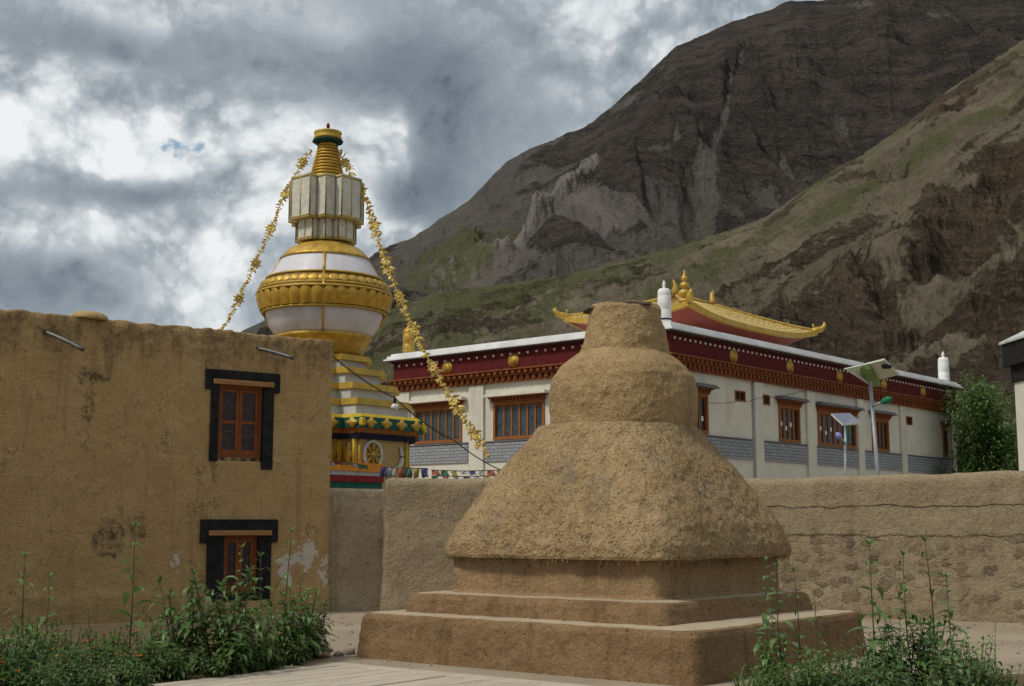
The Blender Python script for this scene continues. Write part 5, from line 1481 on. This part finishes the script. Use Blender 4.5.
FC = {}
for nm, c in dict(blue=(.10, .10, .21), white=(.40, .40, .39), red=(.38, .13, .08), green=(.09, .18, .12), yellow=(.42, .37, .12)).items():
    FC[nm] = mat('flag ' + nm, c, tuple(x * .7 for x in c), 20, .9)
def flag_string(pts, label, colors, w, h, seed, blow):
    P = [at(*p) for p in pts]; O = P[0]
    root = empty('prayer_flags', O); tag(root, label, 'prayer flags', 'strings of prayer flags above the wall')
    cum = [0]
    for a, b in zip(P[:-1], P[1:]): cum.append(cum[-1] + (b - a).length)
    def pos(s):
        for i in range(len(P) - 1):
            if s <= cum[i + 1] + 1e-6: return P[i].lerp(P[i + 1], (s - cum[i]) / (cum[i + 1] - cum[i]))
        return P[-1]
    MB().tube([p - O for p in P], .010, 5).build('string', M['stem'], root)
    rr = random.Random(seed); n = len(colors)
    for k, cn in enumerate(colors):
        s0 = cum[-1] * (k + .08) / n; s1 = s0 + w
        a, b = pos(s0) - O, pos(min(s1, cum[-1])) - O
        nu, nv = 7, 6; G = np.zeros((nv, nu, 3)); bl_ = rr.uniform(*blow)
        ph = rr.uniform(0, 6)
        for j in range(nv):
            for i in range(nu):
                p = a.lerp(b, i / (nu - 1)); t = j / (nv - 1)
                an = bl_ * t
                G[j, i] = (p.x + h * t * math.sin(an) * .5 + .03 * t * math.sin(i * 1.5 + ph), p.y - .1 * t * math.sin(an) + .05 * t * math.sin(i * 1.1 + ph + t * 3), p.z - h * t * math.cos(an) + .025 * t * math.sin(i * 1.3 + ph))
        mb = MB(); mb.grid(G, True)
        f = mb.build('flag', FC[cn], root)
        md = f.modifiers.new('cloth', 'SOLIDIFY'); md.thickness = .004
flag_string([(380, 467, 28.5), (400, 468, 28.5), (428, 468.5, 28.5)], 'string of upright square prayer flags beside the great stupa throne', ['blue', 'white', 'red', 'green', 'yellow', 'blue'], .16, .20, 3, (-.2, .35))
flag_string([(431, 470, 29.5), (465, 471, 29.5), (505, 470, 29.5)], 'string of blown prayer flags against the foot of the hall', ['red', 'green', 'yellow', 'white', 'blue', 'white', 'red', 'green'], .15, .15, 8, (.5, 1.3))
flag_string([(431, 476, 30.2), (465, 476.5, 30.2), (505, 475.5, 30.2)], 'lower string of small prayer flags just above the wall top', ['green', 'red', 'white', 'blue', 'white', 'yellow', 'white'], .14, .13, 12, (.2, 1.2))
flag_string([(322, 464, 26.3), (340, 461, 26.3), (368, 466, 26.3)], 'wind-blown pale prayer flags at the corner of the mud house', ['white', 'red', 'white', 'green'], .22, .12, 5, (.9, 1.4))

# ------------------------------------------------------------------ paving in front
def paving():
    d1 = Vector((.7815, -.6239)); d2 = Vector((.6239, .7815))     # along the step, towards the stupa
    o = Vector((-1.955, 15.40))
    pv = MB(); rg = random.Random(4)
    # border strip along the step
    s = -.02
    while s < 9:
        L = rg.uniform(1.2, 2.0)
        pv.cbox(s, s + L - .012, -.22, 0, 0, .026 + rg.uniform(0, .006), .008); s += L
    x = 0.0
    while x < 9:
        w = rg.uniform(.20, .27); y = -.235 - rg.uniform(0, .02)
        while y > -7.5:
            L = rg.uniform(1.3, 2.6)
            pv.cbox(x, x + w - rg.uniform(.006, .022), y - L, y - rg.uniform(.004, .02), 0, .018 + rg.uniform(0, .012), .006); y -= L
        x += w
    m = mat('pale worn planks', (.46, .40, .315), (.37, .32, .25), 2.5, .85, bump=.4, bscale=35, stretch=(3, .5, 3))
    ob = pv.build('paved_path', m, None, (o.x, o.y, 0), (0, 0, math.atan2(d1.y, d1.x)))
    tag(ob, kind='structure')
paving()
# soil of the planting beds
def bed(pts, seed):
    n = 60; vs = []
    P = [Vector(p) for p in pts]
    c = sum(P, Vector((0, 0))) / len(P)
    for i in range(len(P)):
        a, b = P[i], P[(i + 1) % len(P)]
        for k in range(12):
            q = a.lerp(b, k / 12); q = q + (c - q).normalized() * (.10 * float(fbm(q.x * 3, q.y * 3, seed, 3)))
            vs.append((q.x, q.y, .006))
    inner = [((x - c.x) * .8 + c.x, (y - c.y) * .8 + c.y, .05) for x, y, z in vs]
    n = len(vs)
    mb = MB().add(vs + inner + [(c.x, c.y, .06)], [(k, (k + 1) % n, n + (k + 1) % n, n + k) for k in range(n)] + [(n + k, n + (k + 1) % n, 2 * n) for k in range(n)], True)
    tag(mb.build('planting_soil', M['soil']), kind='structure')
e = [gnd(330, 657), gnd(180, 683), gnd(-60, 720)]
q_ = [gnd(326, 640), gnd(322, 622), gnd(318, 615)]
bed([(e[0].x, e[0].y)] + [(p.x, p.y) for p in q_] + [(-7.0, 21.8), (-11.2, 18.4), (-10, 12.5), (e[2].x, e[2].y), (e[1].x, e[1].y)], 2)
bed([(2.75, 13.75), (3.6, 14.2), (5.9, 14.3), (6.5, 12.2), (5.0, 10.8), (2.4, 11.5)], 5)
# little stones at the bed's corner
for k, (x, y, s, lab) in enumerate(((326, 652, .085, 'small grey stone nearest the leafy bed corner'), (338, 656, .07, 'small flat brown stone in the middle of the stone row'), (349, 654, .095, 'small dark stone beside the lower mud step'))):
    p = gnd(x, y)
    mb = MB().lathe([(s * .9, -.01), (s, s * .2), (s * .85, s * .55), (s * .4, s * .75), (.002, s * .78)], 12, None, lambda q, i: .16 * math.sin(q * 2 + k) + .1 * math.sin(q * 3 + i + k * 2))
    tag(mb.build('stone', M['stone'], None, (p.x, p.y, 0), (0, 0, k)), lab, 'stone', 'stones at the corner of the planting bed')

# ------------------------------------------------------------------ plants
def leaf(mb, base, az, pitch, L, W, droop, rr, seg=5, roll=0.0):
    """a lance shaped leaf folded along its midrib, arching down"""
    d = Vector((math.cos(az), math.sin(az), 0)); side = Vector((-math.sin(az), math.cos(az), 0))
    p = Vector(base); vs = []; an = pitch
    for i in range(seg + 1):
        t = i / seg
        w = W * (math.sin(math.pi * min(1, t ** .75)) ** .9) * .5 if 0 < t < 1 else .0015
        fw = d * math.cos(an) + Vector((0, 0, math.sin(an)))
        up = side.cross(fw).normalized() * -1
        sd = (side * math.cos(roll) + up * math.sin(roll))
        vs += [p + sd * w + up * w * .16, p, p - sd * w + up * w * .16]
        p = p + fw * (L / seg); an -= droop / seg * (1 + t)
    fs = []
    for i in range(seg):
        a = i * 3; fs += [(a, a + 1, a + 4, a + 3), (a + 1, a + 2, a + 5, a + 4)]
    mb.add(vs, fs, True)
def stem_plant(seed, h, nodes, L, W, lower=.25, lean=.05, stems=1, spread=.0, dens=2, mleaf='leaf', tip=True):
    rr = random.Random(seed); st, lf = MB(), MB()
    for s in range(stems):
        a0 = rr.uniform(0, 6.28); sp = spread * math.sqrt(rr.random()); hh = h * rr.uniform(.72, 1.0) if stems > 1 else h
        bx, by = sp * .35 * math.cos(a0), sp * .35 * math.sin(a0); tx, ty = bx + sp * .65 * math.cos(a0) + rr.uniform(-lean, lean) * hh, by + sp * .65 * math.sin(a0) + rr.uniform(-lean, lean) * hh
        kx, ky = rr.uniform(-.03, .03) * hh, rr.uniform(-.03, .03) * hh
        def P(t): return Vector((bx + (tx - bx) * t + kx * math.sin(3.1 * t), by + (ty - by) * t + ky * math.sin(3.1 * t), hh * t))
        st.tube([P(i / 8) for i in range(9)], [.011 * (1 - .65 * i / 8) for i in range(9)], 6)
        az = rr.uniform(0, 6.28)
        for n in range(nodes):
            t = lower + (1 - lower) * (n + .3 + rr.uniform(-.2, .2)) / nodes
            size = (1.0 - .62 * max(0, (t - .35) / .65) ** 1.3) * rr.uniform(.75, 1.12)
            az += 2.2 + rr.uniform(-.4, .4)
            for k in range(dens):
                if rr.random() < .12: continue
                leaf(lf, P(min(t, .99)), az + k * 2 * math.pi / dens + rr.uniform(-.3, .3), rr.uniform(.15, .75), L * size, W * size, rr.uniform(.9, 1.9), rr, roll=rr.uniform(-.35, .35))
        if tip:
            for k in range(6): leaf(lf, P(1), k * 1.05 + rr.random(), rr.uniform(.5, 1.2), L * .3, W * .35, .8, rr, 3)
    return st, lf
def make_plant(name, label, cat, group, parts, ml):
    st, lf = parts
    root = empty(name); tag(root, label, cat, group)
    st.build('stem', M['stem'], root); lf.build('foliage', M[ml], root)
    return root
proto = {}
def put(kind, builder, x, y, rz, sc, label, group, name, cat, ml):
    """first of a kind is built, later ones copied with their parts"""
    if kind not in proto:
        o = make_plant(name, label, cat, group, builder(), ml); proto[kind] = o
    else:
        o = copy_tree(proto[kind]); tag(o, label, cat, group)
    o.location = (x, y, 0); o.rotation_euler = (0, 0, rz); o.scale = (sc, sc, sc)
    return o
TALL = lambda s: (lambda: stem_plant(s, 1.5, 11, .32, .085, .18, .05))
TALL2 = lambda s: (lambda: stem_plant(s, 1.5, 9, .34, .09, .22, .04))
BUSH = lambda s: (lambda: stem_plant(s, 1.0, 9, .36, .088, .10, .06, 9, .38, 2))
LOW = lambda s: (lambda: stem_plant(s, .55, 7, .22, .058, .05, .07, 16, .40, 2))
def tall(px, top, base, label, v):
    g_ = gnd(px[1], base); z = at(px[0], top, g_.y).z
    rr = random.Random(int(px[0]))
    kinds = {0: ('t0', TALL(5)), 1: ('t1', TALL(9)), 2: ('t2', TALL2(14)), 3: ('t3', TALL2(23))}
    k, b = kinds[v]
    put(k, b, g_.x, g_.y, rr.uniform(0, 6.28), z / 1.5, label, 'tall single stemmed weeds', 'tall_weed', 'weed', 'leaf')
tall((60 / 3 + 1, 20), 557, 684, 'tall thin weed at the far left edge of the flower bed', 2)
tall((47, 43), 577, 676, 'thin weed with bare reddish stem just right of the leftmost tall weed', 3)
tall((135, 127), 528, 682, 'tallest lone weed left of the lower window, arching leaf pairs', 0)
tall((240, 237), 548, 668, 'leafy weed standing in front of the lower window panes', 1)
tall((268, 262), 556, 664, 'slim weed at the right jamb of the lower window', 3)
tall((278, 285), 532, 662, 'tallest slim weed right of the lower window before the chipped plaster', 2)
tall((304, 303), 578, 658, 'short weed rising from the last bush by the courtyard corner', 1)
tall((88, 88), 610, 672, 'short pale weed standing between the marigolds', 2)
tall((758, 768), 562, 690, 'leftmost tall weed before the stupa steps', 3)
tall((781, 786), 568, 694, 'second tall weed from the left before the stupa steps', 0)
tall((798, 800), 572, 690, 'tall weed in front of the right end of the upper mud step', 2)
tall((820, 821), 592, 694, 'bright leafed weed in front of the right end of lower step', 1)
tall((869, 878), 545, 694, 'tall weed left of the three standing against the rubble wall', 3)
tall((901, 914), 556, 692, 'leaning weed in the middle of the right hand clump', 0)
tall((941, 936), 542, 694, 'tallest dark stemmed weed of the right hand clump', 2)
tall((959, 956), 578, 692, 'slim weed at the right side of the right hand clump', 3)
tall((999, 998), 623, 692, 'small lone weed near the right edge on bare ground', 1)
tall((844, 844), 632, 694, 'short weed between the two clumps by the lower step', 2)
tall((773, 778), 600, 692, 'short weed low among the leftmost tall weeds before the steps', 1)
BL = 'dense dark green leafy bush in the bed before the mud house'
def bush(px, base, top, kind, label, group):
    g_ = gnd(px, base); z = at(px, top, g_.y).z
    rr = random.Random(int(px * 7 + base))
    k, b, h, m = {'a': ('ba', BUSH(31), 1.0, 'leaf_dark'), 'b': ('bb', BUSH(47), 1.0, 'leaf'), 'c': ('bc', BUSH(61), 1.0, 'leaf_dark'), 'l': ('ll', LOW(71), .55, 'leaf_dark'), 'm': ('lm', LOW(83), .55, 'leaf_fine')}[kind]
    nm, cat = ('leafy_bush', 'bush') if kind in 'abc' else ('low_plant', 'plant')
    put(k, b, g_.x, g_.y, rr.uniform(0, 6.28), z / h / .93, label, group, nm, cat, m)
G1, G2 = 'leafy bushes before the mud house', 'leafy bushes at the right'
for px, base, top, k in ((186, 674, 588, 'a'), (222, 672, 578, 'a'), (258, 671, 612, 'b'), (280, 664, 606, 'b'), (300, 661, 590, 'b'), (312, 658, 606, 'a'), (165, 668, 618, 'c'), (232, 676, 610, 'a')):
    bush(px, base, top, k, BL, G1)
BR = 'broad leaved green bush in the bed at the lower right'
for px, base, top, k in ((880, 694, 632, 'b'), (905, 692, 622, 'c'), (930, 690, 618, 'b'), (975, 696, 640, 'b'), (890, 706, 648, 'c'), (950, 706, 642, 'c'), (772, 694, 640, 'b'), (815, 698, 650, 'b'), (842, 702, 652, 'b'), (860, 704, 655, 'a')):
    bush(px, base, top, k, BR, G2)
LL = 'low dark leafy plant filling the front of the left flower bed'
LR = 'low leafy plant at the foot of the right hand bushes'
for px, base, top, k in ((6, 690, 634, 'l'), (28, 684, 638, 'l'), (48, 694, 655, 'm'), (78, 690, 650, 'l'), (104, 688, 652, 'm'), (128, 684, 648, 'l'), (152, 682, 645, 'm'), (176, 681, 648, 'l'), (18, 700, 658, 'm'), (60, 702, 668, 'l'), (100, 698, 664, 'l'), (140, 692, 662, 'l'), (215, 679, 650, 'm'), (245, 674, 648, 'l'), (270, 669, 640, 'm'), (292, 665, 638, 'l'), (-15, 696, 630, 'l'), (30, 668, 622, 'm'), (68, 670, 632, 'm'), (110, 668, 630, 'm'), (145, 668, 634, 'l')):
    bush(px, base, top, k, LL, 'low plants in the left bed')
for px, base, top, k in ((765, 700, 668, 'l'), (785, 706, 668, 'm'), (812, 706, 668, 'l'), (835, 708, 665, 'm'), (862, 712, 670, 'l'), (890, 714, 672, 'l'), (930, 714, 670, 'l'), (965, 706, 664, 'l'), (985, 702, 668, 'm'), (1005, 704, 668, 'm')):
    bush(px, base, top, k, LR, 'low plants in the right bed')

# marigolds
def marigold(p, h, blooms, mt, label, seed):
    root = empty('marigold', (p.x, p.y, 0)); tag(root, label, 'flower', 'marigolds in the left bed')
    rr = random.Random(seed); fo = MB()
    for k in range(46):
        a = rr.uniform(0, 6.28); r = .16 * math.sqrt(rr.random()); z = h * rr.uniform(.1, .85)
        leaf(fo, (r * math.cos(a), r * math.sin(a), z), a + rr.uniform(-1, 1), rr.uniform(0, .9), .085, .022, 1.0, rr, 3)
    heads = []
    for (bx, by, bz) in blooms:
        q = Vector((bx, by, bz)) - Vector((p.x, p.y, 0)); heads.append(q)
        fo.tube([(q.x * .2, q.y * .2, 0), (q.x * .7, q.y * .7, q.z * .6), q], .006, 5)
    fo.build('foliage', M['leaf_fine'], root)
    for q in heads:
        fl = MB(); s = rr.uniform(.020, .029)
        for ring_, (n, l, up) in enumerate(((10, 1.0, .45), (8, .8, .9), (6, .6, 1.8))):
            for k in range(n):
                a = k * 6.283 / n + ring_ * .3; d = Vector((math.cos(a), math.sin(a), up)).normalized(); sd = Vector((-math.sin(a), math.cos(a), 0))
                e_ = q + d * s * l * 1.3
                fl.add([q + sd * .004, q - sd * .004, e_ - sd * s * .36 - d * s * .3, e_, e_ + sd * s * .36 - d * s * .3], [(0, 1, 2, 3, 4)])
        o = fl.build('flower_head', M[mt], root)
spots = [('petal_yellow', [(50, 650), (58, 657), (61, 650)], 'marigold plant with three yellow blooms left of the bright cluster'), ('petal_yellow', [(54, 664), (59, 663), (66, 667), (70, 668), (67, 664)], 'marigold plant with the brightest yellow cluster at the front'),
         ('petal_yellow', [(62, 640), (70, 646)], 'marigold with two blooms behind the yellow ones'), ('petal_orange', [(85, 642), (92, 649), (92, 640)], 'marigold with three orange blooms near the middle of the bed'),
         ('petal_orange', [(105, 635), (112, 642)], 'marigold with highest orange bloom beside the tallest weed'), ('petal_orange', [(118, 656), (139, 657)], 'marigold with low red orange blooms under the tallest weed'),
         ('petal_yellow', [(168, 650), (174, 653), (160, 646)], 'marigold with yellow blooms at the left foot of the bushes'), ('petal_orange', [(137, 632), (150, 640)], 'marigold with two small blooms behind the tallest weed'),
         ('petal_orange', [(17, 672), (2, 663), (4, 680)], 'marigold with red blooms at the lower left corner')]
for i, (mt, px, lab) in enumerate(spots):
    bx = sum(p[0] for p in px) / len(px); by = sum(p[1] for p in px) / len(px)
    Yd = gnd(bx, by + 26).y
    if mt == 'petal_yellow': Yd = gnd(bx, by + 21).y
    Yd -= .25
    bl_ = [tuple(at(x, y, Yd + random.uniform(-.08, .02))) for x, y in px]
    c = Vector((sum(b[0] for b in bl_) / len(bl_), Yd, 0))
    marigold(c, max(b[2] for b in bl_), bl_, mt, lab, i)
# sprays of grass at the foot of the weeds
def grass_clump(px, base, label, seed):
    p = gnd(px, base); rr = random.Random(seed); mb = MB()
    for k in range(110):
        a = rr.uniform(0, 6.28); r = .28 * math.sqrt(rr.random())
        leaf(mb, (r * math.cos(a), r * math.sin(a), 0), rr.uniform(0, 6.28), rr.uniform(.9, 1.5), rr.uniform(.18, .36), .012, rr.uniform(.4, 1.4), rr, 4)
    tag(mb.build('grass_tuft', M['leaf_fine'], None, (p.x, p.y, 0)), label, 'grass', 'grass tufts in the right bed')
grass_clump(765, 694, 'fine grass tuft at the left end of the right bed by the stupa step', 1)
grass_clump(808, 700, 'fine grass tuft under the weeds before the lower step', 2)
grass_clump(845, 700, 'fine grass tuft in the gap between the right hand clumps', 3)

# ------------------------------------------------------------------ willow behind the hall
def tree(p, h, r, seed, label, nleaf=9000, name='willow_tree'):
    rr = random.Random(seed); root = empty(name, p); tag(root, label, 'tree', 'trees behind the monastery hall')
    tk = MB(); tips = []
    tk.tube([(0, 0, -.1), (.05, 0, h * .12), (.0, .1, h * .25)], [.26, .2, .16], 10)
    for k in range(15):
        a = rr.uniform(0, 6.28); e_ = r * rr.uniform(.3, .95); z = h * rr.uniform(.35, .98)
        e_ *= math.sqrt(max(.1, 1 - ((z / h - .45) / .62) ** 2))
        q = Vector((e_ * math.cos(a), e_ * math.sin(a), z)); m = Vector((q.x * .45, q.y * .45, h * .22 + (z - h * .22) * .55))
        tk.tube([(0, .1, h * .2), m, q], [.10, .06, .015], 6); tips.append(q); tips.append(m.lerp(q, .6)); tips.append(m + Vector((rr.uniform(-.4, .4), rr.uniform(-.4, .4), .2)))
    tk.build('trunk', M['trunk'], root)
    lf = MB()
    for k in range(nleaf // 14):
        c = rr.choice(tips); d = Vector((rr.gauss(0, 1), rr.gauss(0, 1), rr.gauss(0, .8))); d = d.normalized() * r * .42 * rr.random() ** .5
        c = c + d
        a = rr.uniform(0, 6.28); dirv = Vector((math.cos(a) * .6, math.sin(a) * .6, rr.uniform(.2, 1.1))).normalized()
        for j in range(14):
            b = c + dirv * (j * .055)
            leaf(lf, b, rr.uniform(0, 6.28), rr.uniform(-.6, .7), rr.uniform(.22, .36), .10, .8, rr, 2)
    lf.build('crown', M['leaf_willow'], root)
    return root
tp = at(984, 470, 62); tree(Vector((tp.x, 62, 0)), zat(386, 62), 2.5, 5, 'bushy green willow tree between the monastery hall and the white tower', 15000)
tp = at(1030, 470, 70); tree(Vector((tp.x, 70, 0)), zat(394, 70), 2.6, 9, 'green willow tree half hidden behind the white tower', 9000)
tp = at(966, 470, 66); tree(Vector((tp.x + .2, 66, 0)), zat(415, 66), 1.6, 15, 'low green willow tree against the end of the monastery hall', 7000)

# grit scattered over the packed earth
def gravel():
    rr = random.Random(21); mb = MB()
    for k in range(1500):
        if k < 800: x, y = rr.uniform(-4.2, 1.5), rr.uniform(15.0, 24.0)
        else: x, y = rr.uniform(4.2, 8.5), rr.uniform(13.5, 21.5)
        s_ = .008 + .03 * rr.random() ** 4; a = rr.uniform(0, 6.28)
        pts = [(s_ * (1 + rr.uniform(-.3, .3)) * math.cos(a + q), s_ * (1 + rr.uniform(-.3, .3)) * .75 * math.sin(a + q)) for q in (0, 1.2, 2.5, 3.7, 5.0)]
        mb.prism(pts, 0, s_ * rr.uniform(.5, .9), .55, Matrix.Translation((x, y, 0)))
    tag(mb.build('gravel', M['stone']), 'scattered grit and small pebbles on the packed earth courtyard', 'gravel', kind='stuff')
gravel()
